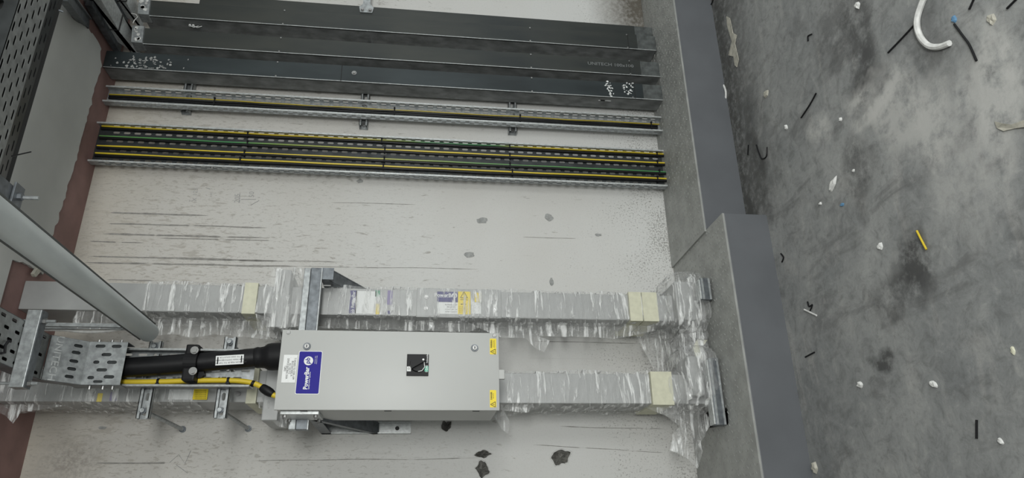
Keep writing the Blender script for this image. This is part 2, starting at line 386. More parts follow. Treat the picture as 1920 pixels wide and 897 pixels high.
def blob_poly(n, rx, ry, jag, rnd):
    ph = [rnd.uniform(0, 6.28) for _ in range(4)]
    return [((rx * (1 + jag * (math.sin(2 * t + ph[0]) + .6 * math.sin(3 * t + ph[1]) + .5 * math.sin(5 * t + ph[2])) + rnd.uniform(-jag, jag) * .5)) * math.cos(t),
             (ry * (1 + jag * (math.sin(2 * t + ph[3]) + .6 * math.sin(3 * t + ph[0]) + .5 * math.sin(5 * t + ph[1])) + rnd.uniform(-jag, jag) * .5)) * math.sin(t)) for t in [2 * math.pi * i / n for i in range(n)]]

# ------------------------------------------------------------------ setting
CEIL = 2.847; PZ = 0.195
mb = MB()
rnd = random.Random(3)
WHOLES = [((905, 852), .012, .030), ((905, 880), .026, .026), ((1052, 858), .030, .040), ((837, 799), .022, .020)]
holes = []; cups = []
for (c, rx, rz) in WHOLES:
    p = W(c[0], c[1], 0); bp = blob_poly(30, rx * 1.1, rz, .17, rnd); holes.append([(p.x + q[0], p.z + q[1]) for q in bp]); cups.append((p, bp))
sheet(mb, [(-2.2, -0.05), (5.2, -0.05), (5.2, 3.2), (-2.2, 3.2)], holes, (0, 0, 0), EX, EZ, (0, 1, 0), 0.15)
wall = obj('wall_back', mb, 'wall', kind='structure', label='white painted concrete wall with grey drips and chips')
for p, bp in cups:
    m_ = MB(); k_ = len(bp)
    vs = [(p.x + q[0] * 1.12, -0.0008, p.z + q[1] * 1.12) for i, q in enumerate(bp)] + [(p.x + q[0] * .6, (.018 + .006 * (i % 3)), p.z + q[1] * .6) for i, q in enumerate(bp)] + [(p.x, .028, p.z)]
    m_.add(vs, [(i, (i + 1) % k_, k_ + (i + 1) % k_, k_ + i) for i in range(k_)] + [(k_ + i, k_ + (i + 1) % k_, 2 * k_) for i in range(k_)])
    obj('chiselled_hole', m_, 'hole_dark', wall, True, label='dark hole broken into the wall')
for (u, v, a, b) in ((904, 414, .028, .016), (1029, 408, .020, .018), (880, 478, .026, .014), (1034, 529, .010, .018), (1122, 441, .018, .008), (192, 803, .016, .006), (675, 340, .014, .01)):
    p = W(u, v, 0); m_ = MB(); m_.prism(blob_poly(16, b, a, .14, rnd), (p.x, -.0005, p.z), EX, EZ, (0, -.0012, 0)); obj('bare_patch', m_, 'chip_grey', wall)
m_ = MB()
for (u0, v0, u1, v1, wd) in ((204, 399, 390, 405, 3), (198, 420, 500, 427, 2.4), (193, 439, 500, 447, 3), (168, 453, 270, 456, 2), (165, 481, 520, 489, 2.6), (160, 493, 560, 500, 3), (200, 525, 290, 527, 1.6),
                             (300, 447, 520, 452, 2), (620, 380, 780, 384, 1), (560, 500, 900, 505, 1), (980, 445, 1080, 448, 1), (330, 487, 640, 492, 1.4), (470, 865, 900, 860, 1), (180, 870, 330, 868, 2), (1000, 640, 1200, 645, 1), (1000, 835, 1260, 850, 1), (1050, 800, 1250, 806, 1), (380, 655, 500, 657, 1)):
    a = W(u0, v0, 0); b = W(u1, v1, 0); N = 60; vs = []; ks = wd * .0013
    for i in range(N + 1):
        t = i / N; p = a.lerp(b, t); h = ks * (0.6 + .8 * abs(noise.noise((p.z * 16, u0, v0)))) * (min(1, 16 * t) * min(1, 10 * (1 - t)) + .1); dx = .004 * noise.noise((p.z * 4, v0, 3))
        if noise.noise((p.z * 14, v0 * 3, 9)) > .38: h *= .1
        vs += [(p.x + dx - h, -.0008, p.z), (p.x + dx + h * 1.2, -.0008, p.z)]
    m_.add(vs, [(2 * i, 2 * i + 1, 2 * i + 3, 2 * i + 2) for i in range(N)])
obj('drip_streaks', m_, 'drip', wall, kind='stuff', label='thin grey streaks running down the wall')
m_ = MB()
for (tx, u, v, s_) in (('205', 445, 372, .032), ('50', 472, 365, .032), ('X 123', 366, 365, .028), ('T', 358, 377, .02), ('3:10', 396, 366, .014)):
    p = W(u, v, -.001); put_text(m_, tx, p, Vector((1, 0, .06)).normalized(), EZ, s_, -0.012)
for pts in ([(450, 362), (449, 380)], [(452, 374), (480, 374)], [(470, 385), (486, 376)], [(386, 352), (394, 355)], [(318, 868), (335, 868 - 15), (347, 870), (358, 845)], [(330, 872), (352, 888)]):
    q = [W(u, v, -.0012) for u, v in pts]; m_.tube(q, .0011, 4)
obj('pencil_marks', m_, 'pencil', wall, kind='stuff', label='pencilled numbers and ticks on the white wall')

m_ = MB(); m_.box(-2.2, 5.2, -6.5, 0.15, -0.12, 0); obj('floor', m_, 'floor', kind='structure', label='dusty grey concrete floor with dark smears')
m_ = MB(); m_.box(-2.2, 5.2, -6.5, 0.15, CEIL, CEIL + .12); obj('ceiling', m_, 'brown', kind='structure', label='red-brown painted soffit above the wall')
mat('shade_wall', (0.30, 0.30, 0.29), 0.85, 0.0, 0.1, 3)
m_ = MB(); m_.box(-1.65, -1.5, -6.5, 0, 0, CEIL); obj('shade_wall_left', m_, 'shade_wall', kind='structure', label='plain grey side wall, unseen, added to dim light from the left')  # unseen wall added to keep ambient light off left-facing sides
# plaster covering on the soffit, broken edge towards the wall
def ragged(pts, z, n=10, amp=.006):
    out = []
    for i in range(len(pts)):
        a, b = pts[i], pts[(i + 1) % len(pts)]
        for k in range(n): out.append((a[0] + (b[0] - a[0]) * k / n + rnd.uniform(-amp, amp), a[1] + (b[1] - a[1]) * k / n + rnd.uniform(-amp, amp)))
    return out
SZ = CEIL - .012
edge = [F(*q, SZ) for q in ((60, 575), (25, 488), (45, 494), (66, 505), (80, 515), (88, 482), (100, 440), (137, 320), (160, 240), (180, 160), (190, 130), (190, 90), (178, 70), (160, 48), (140, 40), (120, 10))]
edge = [(-1.5, edge[1].y + .01), (edge[1].x, edge[1].y)] + [(p.x, p.y) for p in edge[2:]]
pl = []
for i in range(len(edge) - 1):
    a, b = Vector(edge[i]), Vector(edge[i + 1]); n_ = max(1, int((b - a).length / .018)) if i else 1
    for k in range(n_): q = a.lerp(b, k / n_); pl.append((q.x + (rnd.uniform(-.004, .004) if i else 0), q.y + (rnd.uniform(-.009, .009) if i else 0)))
pl += [edge[-1], (5.2, edge[-1][1]), (5.2, -6.5), (-1.5, -6.5)]
m_ = MB(); sheet(m_, pl, [], (0, 0, SZ), EX, (0, 1, 0), EZ, .011)
obj('ceiling_plaster', m_, 'soffit', kind='structure', label='grey-white plastered soffit with a broken edge')
m_ = MB(); p = F(70, 503, SZ); m_.prism(blob_poly(10, .06, .016, .15, rnd), (p.x, p.y, SZ - .012), Vector((.8, .5, 0)), Vector((-.5, .8, 0)), (0, 0, .012)); obj('plaster_lump', m_, 'debris_cream', bpy.data.objects['ceiling_plaster'])

# kerbs and chequer plates
XK = 1.178; Y1, Y2 = -.412, -.578
def kerb(x0, x1, yf, zt, lab):
    m_ = MB(); m_.bbox(x0, x1, yf, 0.0, -.02, zt, .006); return obj('kerb', m_, 'kerb_paint', kind='structure', label=lab)
kerb(XK + .002, 5.2, Y1, PZ - .004, 'shallow dark grey painted kerb under the trunking')
# second kerb has a riser opening in it under the bars, so it is a front beam with a dark well behind
m_ = MB(); m_.bbox(-1.5, XK, Y2, Y2 + .12, -.02, PZ - .012, .006); obj('kerb', m_, 'kerb_paint', kind='structure', label='deeper dark grey painted kerb below the busbars')
m_ = MB(); m_.box(-1.5, XK, Y2 + .12, 0, -.02, .06); obj('kerb', m_, 'gap_black', kind='structure', label='dark base of the service opening under the plate')
def treads(x0, x1, y0, y1, z, avoid=None):
    m_ = MB(); p = .026; i = 0; rt = random.Random(5); x = x0 + .012
    while x < x1 - .01:
        y = y0 + .014 + (p / 2 if i % 2 else 0); j = 0
        while y < y1 - .008:
            if not (avoid and in_poly((x, y), avoid)):
                d = Vector((1, 1, 0)).normalized() if (i + j) % 2 else Vector((1, -1, 0)).normalized(); s_ = Vector((-d.y, d.x, 0)); c = Vector((x + rt.uniform(-.004, .004), y + rt.uniform(-.004, .004), z)); hh = .0012 + .0014 * rt.random()
                m_.add([c - d * .0105, c + s_ * .0033, c + d * .0105, c - s_ * .0033, c - d * .005 + EZ * hh, c + d * .005 + EZ * hh], [(0, 4, 1), (1, 4, 5), (1, 5, 2), (2, 5, 3), (3, 5, 4), (3, 4, 0)])
            y += p; j += 1
        x += p; i += 1
    return m_
t = thing('chequer_plate', (2.2, -.2, PZ), 'light grey chequer plate below the dark trunking runs', 'floor plate')
m_ = MB(); m_.prism([(XK - .012, Y1 - .006), (4.8, Y1 - .006), (4.8, -.003), (XK - .02, -.003)], (0, 0, PZ - .004), EX, (0, 1, 0), EZ * .008); obj('plate_sheet', m_, 'plate', t)
obj('tread_pattern', treads(XK, 3.6, Y1 - .004, -.004, PZ + .004), 'tread', t, kind='stuff')
t = thing('chequer_plate', (.2, -.3, PZ - .01), 'grey chequer plate under the busbars with a cut-out', 'floor plate')
hp = [F(u, v, PZ - .004) for u, v in ((1313, 806), (1366, 797), (1364, 768), (1300, 690))]
hole = [(p.x, p.y) for p in hp]
m_ = MB(); sheet(m_, [(-1.495, Y2 - .006), (XK - .004, Y2 - .006), (XK - .004, -.003), (-1.495, -.003)], [hole], (0, 0, PZ - .012), EX, (0, 1, 0), EZ, .008); obj('plate_sheet', m_, 'plate', t)
obj('tread_pattern', treads(-1.2, XK - .005, Y2 - .004, -.004, PZ - .004, hole), 'tread', t, kind='stuff')

# ------------------------------------------------------------------ cable trunking
def trunk(x0, x1, yf, yb, z0, z1, lab, mfront, screws, seams, group='steel cable trunking runs', sidemat='trunk_side'):
    x0, x1 = sorted((x0, x1))
    t = thing('cable_trunking', ((x0 + x1) / 2, (yf + yb) / 2, z0), lab, 'trunking', group)
    m_ = MB(); m_.bbox(x0 + .001, x1 - .001, yf + .0035, yb, z0, z1, .0015); obj('trunking_body', m_, sidemat, t)
    m_ = MB(); m_.prism([(x0 - .0015, 0), (x1 + .0015, 0), (x1 + .0015, .008), (x1 - .0005, .008), (x1 - .0005, .0025), (x0 + .0005, .0025), (x0 + .0005, .008), (x0 - .0015, .008)], (0, yf, z0 + .1), EX, (0, 1, 0), (0, 0, z1 - z0 - .1)); lid = obj('trunking_lid', m_, mfront, t)
    m_ = MB(); m_.box(x0 - .001, x1 + .001, yf + .0015, yf + .0045, z0 - .001, z0 + .0985); obj('end_section', m_, 'trunk_end', t)
    m_ = MB(); m_.box(x0 - .0022, x0 + .0008, yf - .0008, yf + .0015, z0, z1); obj('lid_edge_glint', m_, 'galv_bright', lid)  # bright strip painted in for the glint along the lid edge
    for z in seams:
        m_ = MB(); m_.box(x0 - .002, x1 + .002, yf - .0012, yf + .002, z - .0015, z + .0015); obj('lid_seam', m_, 'gap_black', t)
    for z in screws:
        for sx in (x0 + .004, x1 - .004):
            m_ = MB(); m_.cyl((sx, yf + .001, z), NF, .0042, .004, 8); obj('lid_screw', m_, 'steel', lid)
    return t
YT, YTB = -.145, -.046
def xs(va, vb, y, u=1000): return W(u, vb, y).x, W(u, va, y).x
za = lambda u, v, y: W(u, v, y).z
T1 = xs(52, 78.5, YT); T2 = xs(101.6, 128.5, YT); T3 = xs(145.4, 173, YT)
ZS = [za(u, 100, YT) for u in (523, 995, 1178)]
tr1 = trunk(*T1, YT, YTB, za(1231, 97, YT), za(272, 10, YT), 'dark steel trunking furthest right, ending in a bright coupler', 'trunk_metal', ZS, [za(1178, 80, YT)])
tr2 = trunk(*T2, YT, YTB, za(1238, 144, YT), za(266, 70, YT), 'middle dark steel trunking stamped with faint lettering', 'trunk_metal', ZS, [za(1180, 120, YT)])
tr3 = trunk(*T3, YT, YTB, za(1243, 185, YT), CEIL - .002, 'blue-grey dark trunking with white paint smears near its foot', 'trunk_metal_blue', ZS, [za(640, 140, YT), za(1190, 170, YT)])
# shallow run beyond trunking 1
TN = (T1[1] + .004, W(1000, 36, -.11).x)
t4 = trunk(TN[0], TN[1], -.112, YTB, za(1224, 62, -.112), CEIL - .35, 'narrow dark trunking squeezed beside the far right run', 'trunk_metal', [], [])
m_ = MB(); p = W(1185, 123, YT - .002); put_text(m_, 'UNITECH 100x100', W(1145, 121.5, YT - .0012), DOWN, EX, .026, .01, sx=1.15); obj('stamped_lettering', m_, 'faint_ink', tr2, label='faint stamped lettering')
# big roofing screw and paint smears on the trunking 3
m_ = MB(); p = W(664, 137, YT); m_.cyl(p, NF, .0115, .002, 16).hexhead(p + NF * .002, NF, .0065, .006); obj('washer_screw', m_, 'steel', tr3, label='bright washer head screw')
m_ = MB(); rnd = random.Random(11)
for (u, v, n_, sp, su) in ((1139, 158, 9, 8, 5), (1145, 167, 10, 7, 7), (1146, 176, 8, 4, 6), (1171, 163, 10, 12, 4), (1184, 163, 10, 12, 4), (1178, 173, 6, 5, 5)):
    for _ in range(n_):
        p = W(u + rnd.gauss(0, su * .5), min(181, max(153, v + rnd.gauss(0, sp * .5))), YT - .0008); m_.prism(blob_poly(8, rnd.uniform(.0015, .0055), rnd.uniform(.002, .006), .3, rnd), p, EX, EZ, NF * .001)
obj('paint_smears', m_, 'white_label', tr3, kind='stuff', label='white paint smears')
m_ = MB()
for _ in range(70):
    u = rnd.gauss(275, 32); v = 100 + (u - 205) * .055 + rnd.uniform(2, 26); p = W(max(208, u), min(128, v), YT - .0008); m_.prism(blob_poly(7, rnd.uniform(.002, .006), rnd.uniform(.002, .007), .3, rnd), p, EX, EZ, NF * .001)
obj('plaster_spatter', m_, 'chip_grey', tr3, kind='stuff', label='grey plaster spatter')
m_ = MB()
for (u, v) in ((1130, 188), (1134, 196), (1141, 190), (1127, 199)):
    p = W(u, v, -.11); m_.bar((T3[0] - .001, p.y, p.z - .012), (T3[0] - .001, p.y, p.z + .012), .003, .002, LEFT)
obj('chalk_ticks', m_, 'white_label', tr3, kind='stuff')
# bright couplers at the head of runs 1 and 2, spatter on them
for tx, u, v0, v1, tr in ((T1, 272, -6, 27, tr1), (T2, 260, 45, 80, tr2)):
    z = za(u, (v0 + v1) / 2, YT); m_ = MB(); m_.prism([(tx[0] - .004, z - .03), (tx[1] + .004, z - .022), (tx[1] + .004, z + .03), (tx[0] - .004, z + .018)], (0, YT - .012, 0), EX, EZ, (0, .06, 0)); c = obj('coupler', m_, 'galv', tr, label='bright galvanised coupler')
    m_ = MB()
    for k in range(7): m_.prism(blob_poly(7, rnd.uniform(.006, .013), rnd.uniform(.004, .01), .25, rnd), (rnd.uniform(tx[0] + .01, tx[1] - .01), YT - .0122, z + rnd.uniform(-.014, .014)), EX, EZ, NF * .002)
    obj('plaster_blob', m_, 'zinc_plaster', c)
for (u, v) in ((358, 38), (362, 50)):
    m_ = MB(); p = W(u, v, -.10); p.x = T1[0] - .002; m_.cyl(p, LEFT, .006, .008, 8); m_.tube([p + LEFT * .006, p + LEFT * .014 + DOWN * .02, p + LEFT * .004 + DOWN * .04], .0016, 5); obj('rivet', m_, 'white_label', tr1)
# elbows: both head sections turn and run towards the room just below the soffit
def elbow(tx, zb, zt, y1, lab, mt):
    t = thing('trunking_elbow', ((tx[0] + tx[1]) / 2, -.2, zb), lab, 'trunking', 'trunking elbows under the soffit')
    m_ = MB(); m_.prism([(YTB, zb), (YT - .06, zb + .10), (YT - .11, zb + .16), (y1, zb + .16), (y1, zt), (YTB, zt)], (tx[0], 0, 0), (0, 1, 0), EZ, (tx[1] - tx[0], 0, 0)); obj('elbow_body', m_, 'galv_bright', t)  # body coloured lighter to offset the shade under the soffit
    m_ = MB(); m_.prism([(YT - .062, zb + .098), (YT - .112, zb + .158), (y1, zb + .158), (y1, zb + .161), (YT - .11, zb + .161), (YT - .06, zb + .101)], (tx[0] - .004, 0, 0), (0, 1, 0), EZ, (tx[1] - tx[0] + .008, 0, 0)); obj('elbow_lid', m_, mt, t)
    m_ = MB(); m_.box(tx[0] - .003, tx[1] + .003, YT - .09, YT - .087, zb + .12, zt - .005); obj('joint_strip', m_, 'gap_black', t)
    return t
elbow(T2, za(256, 60, YT) + .01, CEIL - .075, -1.1, 'dark trunking elbow turning out from the middle run under the soffit', 'galv_dark')
elbow(T1, za(262, 8, YT) + .01, CEIL - .075, -1.1, 'dark trunking elbow turning out from the far right run under the soffit', 'trunk_side')
m_ = MB(); q = [W(u, v, -.2) for u, v in ((246, 25), (255, 27), (258, 32), (252, 38), (249, 44))]; m_.tube(q, .002, 6); obj('loose_wire', m_, 'zinc_plaster', label='thin pale wire dangling between the trunking elbows', cat='wire')
m_ = MB(); a, b = W(160, 42, -.35), W(118, -12, -.75); m_.bar(a, b, .05, .03, EZ); m_.bar(a + Vector((.02, 0, -.012)), b + Vector((.02, 0, -.012)), .006, .02, EZ); obj('soffit_strut', m_, 'galv_dark', label='dark steel strut angled under the soffit in the top corner', cat='strut')
m_ = MB(); a, b = F(175, 30, CEIL - .02), F(188, 66, CEIL - .02); m_.box(2.12, 2.7, -.42, -.10, CEIL - .04, CEIL - .012); obj('soffit_plate', m_, 'galv_dark', label='dark steel plate fixed to the soffit above the trunking', cat='plate')

# strut channels behind the runs
def channel(name, a, b, wdt, dep, up, lab, cat='strut', group=None, m='galv', slots=True):
    """slotted U channel from a to b; up = direction the open/slotted face looks"""
    a, b, up = Vector(a), Vector(b), Vector(up).normalized(); t_ = (b - a).normalized(); s_ = t_.cross(up); L = (b - a).length
    t = thing(name, tuple((a + b) / 2), lab, cat, group)
    hs = [slot(x_, 0, .028, .013) for x_ in [(.025 + .05 * i) for i in range(int(L / .05))] if x_ < L - .018] if slots else []
    m_ = MB(); sheet(m_, [(0, -wdt / 2), (L, -wdt / 2), (L, wdt / 2), (0, wdt / 2)], hs, a - up * dep, t_, s_, up, .0025); obj('channel_web', m_, m, t)
    for sg in (-1, 1):
        m_ = MB(); e = s_ * (sg * wdt / 2); i_ = s_ * (-sg)
        m_.bar(a + e + i_ * .00125 - up * dep / 2, b + e + i_ * .00125 - up * dep / 2, .0025, dep, up)
        m_.bar(a + e + i_ * .005 - up * .00125, b + e + i_ * .005 - up * .00125, .01, .0025, up)
        obj('channel_flange', m_, m, t)
    return t
for i, (u, v, lb) in enumerate(((345, 207, 'highest wall strut behind the narrow cable tray'), (681, 235, 'wall strut halfway up behind the narrow cable tray'), (962, 246, 'lowest wall strut behind the narrow cable tray'))):
    p = W(u, v, -.0435)
    t = channel('wall_strut', (p.x, -.0445, p.z), (T1[1] + .02, -.0445, p.z), .041, .041, NF, lb, 'strut', 'wall struts behind the trays', 'galv')
    m_ = MB(); m_.hexhead((p.x + .022, -.006, p.z), NF, .01, .012); obj('fixing_bolt', m_, 'steel', t)
# strap with a lug on the narrow run
t = thing('fixing_strap', tuple(W(687, 10, -.12)), 'galvanised fishtail strap with two bolts over the right-hand trunking', 'strap')
p = W(687, 18, -.114); x_, z_ = p.x, p.z
m_ = MB(); m_.prism([(x_ - .02, z_ - .03), (x_ - .02, z_ + .03), (x_ + .012, z_ + .036), (x_ + .035, z_ + .018), (x_ + .32, z_ + .018), (x_ + .32, z_ - .018), (x_ + .035, z_ - .018), (x_ + .012, z_ - .036)], (0, -.113, 0), EX, EZ, NF * .004); obj('strap_plate', m_, 'galv', t)
for s_ in (-1, 1):
    m_ = MB(); m_.cyl((x_ - .004, -.117, z_ + s_ * .019), NF, .0105, .002, 14).hexhead((x_ - .004, -.119, z_ + s_ * .019), NF, .007, .006); obj('strap_bolt', m_, 'steel', t)

# ------------------------------------------------------------------ slotted cable trays on the wall
def wall_tray(x0, x1, yb, yl, z0, z1, rows, lab, mbase, mside, pitch=.045, sl=.029, sw=.0105):
    x0, x1 = sorted((x0, x1)); t = thing('cable_tray', ((x0 + x1) / 2, yb, z0), lab, 'cable tray', 'slotted trays on the wall')
    H = z1 - z0; n = int(H / pitch) - 1
    hs = []
    for r_, xr in enumerate(rows):
        for i in range(n): hs.append(slot(xr - x0, (i + .75 + (.5 if r_ % 2 else 0)) * pitch, sl, sw, 'z'))
    m_ = MB(); sheet(m_, [(0, 0), (x1 - x0, 0), (x1 - x0, H), (0, H)], hs, (x0, yb, z0), EX, EZ, NF, .0015); ob_ = obj('tray_base', m_, mbase, t)
    ob_.data.materials.append(M['tray_back_bounce'])
    for pg in ob_.data.polygons:
        if pg.normal.y > .5: pg.material_index = 1      # back lightened to bounce light onto the wall behind the slots
    for s_, xx in ((-1, x0), (1, x1)):
        d = yb - yl; hs = []
        for k, yy in enumerate((d * .33, d * .72)):
            for i in range(n): hs.append(slot(yy, (i + .75 + .5 * k) * pitch, sl, .009, 'z'))
        m_ = MB(); sheet(m_, [(0, 0), (d, 0), (d, H), (0, H)], hs, (xx, yb, z0), (0, -1, 0), EZ, (-s_, 0, 0), .0015); sd = obj('tray_side', m_, mside, t)
        m_ = MB(); m_.box(xx - s_ * .007, xx + s_ * .001, yl - .001, yl + .003, z0, z1); obj('return_lip', m_, 'galv_bright' if s_ < 0 or mside == 'galv' else 'galv', sd)
    return t
YB, YL = -.057, -.094
A0, A1 = W(1000, 233, YL).x, W(1000, 205.5, YL).x
rowsA = [W(900, v, YB).x for v in (203.5, 213.5, 236)]
tr_a = wall_tray(A0, A1, YB, YL, za(1243, 247, YL), CEIL - .01, [W(960, 214.5, YB).x, W(960, 208.5, YB).x], 'narrow slotted tray with thin black cables next to the trunking', 'galv', 'galv')
B0, B1 = W(720, 326, YL).x, W(720, 255.5, YL).x
rowsB = [W(480, v, YB).x for v in (245.5, 259.5, 276, 292.5, 309)]
rowsB = [W(720, v, YB).x for v in (273.5, 289, 306, 322.5)]
tr_b = wall_tray(B0, B1, YB, YL, za(1252, 350, YL), CEIL - .01, rowsB, 'wide slotted tray carrying four pairs of black and earth cables', 'tray_dark', 'galv')  # galvanised base coloured dark for the shade and reflections on it
for u in (1180, 690, 400):
    p = W(u, 345, -.03); m_ = MB(); m_.hexhead((B0 + .001, YB - .025, p.z), LEFT, .006, .007); obj('tray_bolt', m_, 'steel', tr_b)

Yc, Gc = (0.66, 0.50, 0.03, 1), (0.045, 0.22, 0.075, 1)
def cable(name, pts, r, m, lab, cat, group=None, n=10, parent=None, cols=None):
    m_ = MB(); m_.tube(pts, r, n)
    if cols: m_.c = [c for c in cols for _ in range(n)]
    return obj(name, m_, m, parent, True, lab, cat, group)
def run(x, y, z0, z1, amp, seed, n=60):
    return [Vector((x + amp * noise.noise((i * .22, seed, 1.3)), y + .3 * amp * noise.noise((i * .2, seed, 7.3)), z0 + (z1 - z0) * i / n)) for i in range(n + 1)]
zb0 = za(1248, 320, -.045)
SEG = [  # green share along the run, by picture column, per pair (0 yellow .. 1 green)
    [(0, 0), (640, 0), (800, 1), (930, 1), (1000, 0), (1300, 0)],
    [(0, .8), (200, .9), (440, 1), (600, .55), (740, 0), (1300, 0)],
    [(0, 0), (620, 0), (760, .6), (900, .9), (1300, 1)],
    [(0, .15), (300, 0), (1300, 0)]]
def share(seg, u):
    for (a, x), (b, y) in zip(seg, seg[1:]):
        if a <= u <= b: return x + (y - x) * (u - a) / (b - a)
    return seg[-1][1]
order = ['next to the trunking side', 'second from the trunking side', 'third from the trunking side', 'nearest the bare wall side']
def tie(parent, x0, x1, yb, yf, z):
    m_ = MB(); m_.box(x0 - .001, x1 + .001, yf - .0015, yf, z - .003, z + .003).box(x0 - .0025, x0, yf, yb, z - .003, z + .003).box(x1, x1 + .0025, yf, yb, z - .003, z + .003); m_.box(x1 - .003, x1 + .004, yf - .005, yf, z - .004, z + .004)
    return obj('cable_tie', m_, 'black_plastic', parent)
for i in range(4):
    xb = W(720, (267.2, 284.3, 301.8, 315.8)[i], YB - .0075).x; xe = W(720, (262.8, 280.3, 298, 311.3)[i], YB - .010).x
    blk = cable('power_cable', run(xb, YB - .0078, zb0, CEIL - .02, .0025, i), .0066, 'black_cable', 'black cable in the wide tray, ' + order[i], 'cable', 'black cables in the wide tray')
    pts = run(xe, YB - .0085, zb0, CEIL - .02, .0025, i + 10)
    cols = []
    for p in pts:
        u_ = 960 - (p - CAM).dot(UU) / (p - CAM).dot(FF) * FPX
        g = share(SEG[i], u_); cols.append(tuple(Yc[k] * (1 - g) + Gc[k] * g for k in range(4)))
    cable('earth_cable', pts, .0038, 'earth', 'thin yellow and green earth cable in the wide tray, ' + order[i], 'cable', 'earth cables in the wide tray', 8, cols=cols)
    for u in (453 + (7, 9, 6, 0)[i], 716 + (-2, 5, 5, 4)[i], 955 + (0, 0, 0, 4)[i], 1226 + (4, 3, 5, 0)[i]):
        tie(blk, xb - .008, xe + .005, YB - .003, YB - .017, za(u, 300, -.05))
za0 = za(1241, 240, -.045); xa = W(960, 221.5, YB - .009).x
for k in range(2):
    blk = cable('power_cable', run(xa - .011 * k, YB - .009, za0 + .03, CEIL - .02, .004, 30 + k), .005, 'black_cable', ('thin black cable in the narrow tray, against the yellow one', 'thin black cable in the narrow tray, against its near side')[k], 'cable', 'cables in the narrow tray')
cols = [tuple(Yc[k] * .6 for k in range(3)) + (1,)] * 61
cable('earth_cable', run(xa + .009, YB - .010, za0 + .02, CEIL - .02, .004, 41), .003, 'earth', 'single thin earth cable in the narrow tray', 'cable', n=8, cols=cols)
for u in (399, 739, 974, 1217): tie(blk, xa - .022, xa + .014, YB - .003, YB - .017, za(u, 230, -.045))

# ------------------------------------------------------------------ busbar trunking
BF, BB = -.30, -.13
X1a, X1b = W(1000, 597.8, BF).x, W(1000, 549, BF).x
X2a, X2b = W(1080, 757, BF).x, W(1080, 701, BF).x
def film_sleeve(x0, x1, yf, yb, z0, z1, seed, out=.004, amp=.010, dz=.010):
    """loose film round the left, front and right faces"""
    prof = []; st = .012
    def seg(a, b):
        n = max(2, int((Vector(b) - Vector(a)).length / st)); return [(Vector(a).lerp(Vector(b), i / n)) for i in range(n)]
    a, b, c, d = (x0, yb), (x0, yf), (x1, yf), (x1, yb)
    prof = [(p, Vector((-1, 0))) for p in seg(a, b)] + [(p, Vector((0, -1))) for p in seg(b, c)] + [(p, Vector((1, 0))) for p in seg(c, d)] + [(Vector(d), Vector((1, 0)))]
    n = int((z1 - z0) / dz); m_ = MB(); vs = []; k = len(prof)
    for i in range(n + 1):
        z = z0 + (z1 - z0) * i / n
        for j, (p, nn) in enumerate(prof):
            s_ = j * st
            w1 = noise.noise((s_ * 9 + z * 5, z * 3.2 - s_ * 4, seed)); w2 = 1 - abs(noise.noise((s_ * 30 + z * 18, z * 9 - s_ * 14, seed + 5)))
            off = out + amp * max(0, w1) * (1.6 if nn.y == 0 else .7) + .005 * w2 ** 3
            back = .03 * noise.noise((z * 5, seed, 2)) if j in (0, k - 1) else 0
            vs.append((p.x + nn.x * off, p.y + nn.y * off + back, z + .004 * noise.noise((s_ * 20, z * 20, seed))))
    m_.add(vs, [(i * k + j, i * k + j + 1, (i + 1) * k + j + 1, (i + 1) * k + j) for i in range(n) for j in range(k - 1)])
    return m_
def film_flap(pix, y, seed, amp=.02, yfun=None):
    """torn flap of film: outline by pixels, wavy"""
    P2 = [W(u, v, y) for u, v in pix]; poly = []
    for i in range(len(P2)):
        a, b = P2[i], P2[(i + 1) % len(P2)]; n = max(1, int((b - a).length / .02))
        for k in range(n): q = a.lerp(b, k / n); poly.append((q.x + .003 * noise.noise((k * 1.7, i, seed)), q.z + .003 * noise.noise((k * 1.7, i, seed + 3))))
    x0, x1 = min(p[0] for p in poly), max(p[0] for p in poly); z0, z1 = min(p[1] for p in poly), max(p[1] for p in poly); pts = [Vector(p) for p in poly]; k = len(pts)
    nx, nz = max(2, int((x1 - x0) / .014)), max(2, int((z1 - z0) / .014))
    for i in range(nx + 1):
        for j in range(nz + 1):
            q = (x0 + (x1 - x0) * i / nx, z0 + (z1 - z0) * j / nz)
            if in_poly(q, poly): pts.append(Vector(q))
    vo, eo, fo, *_ = delaunay_2d_cdt(pts, [(i, (i + 1) % k) for i in range(k)], [], 1, 1e-6)
    m_ = MB(); vs = []
    for p in vo:
        r_ = 1 - abs(noise.noise((p.x * 22 + p.y * 9, p.y * 14 - p.x * 6, seed)))
        vs.append((p.x, y + amp * (noise.noise((p.x * 9, p.y * 7, seed + 1)) - .6 * r_ ** 4) + (yfun(p) if yfun else 0), p.y))
    m_.add(vs, [tuple(f) for f in fo]); return m_
def lump(c, r, seed, amp=.25, n=4, flat=None):
    bm = bmesh.new(); bmesh.ops.create_icosphere(bm, subdivisions=n, radius=1)
    for v in bm.verts:
        d = v.co.normalized(); q = Vector([math.copysign(abs(x) ** .6, x) for x in d]) 
        k = 1 + amp * (1 - abs(noise.noise(d * 2.3 + Vector((seed, 0, 0))))) * .7 - amp * .6 + amp * .35 * (1 - abs(noise.noise(d * 6 + Vector((0, seed, 0)))))
        v.co = Vector((c[0] + q.x * r[0] * k, c[1] + q.y * r[1] * k, c[2] + q.z * r[2] * k))
        if flat is not None: v.co.z = max(v.co.z, flat + .003)
    m_ = MB(); m_.bm(bm); return m_

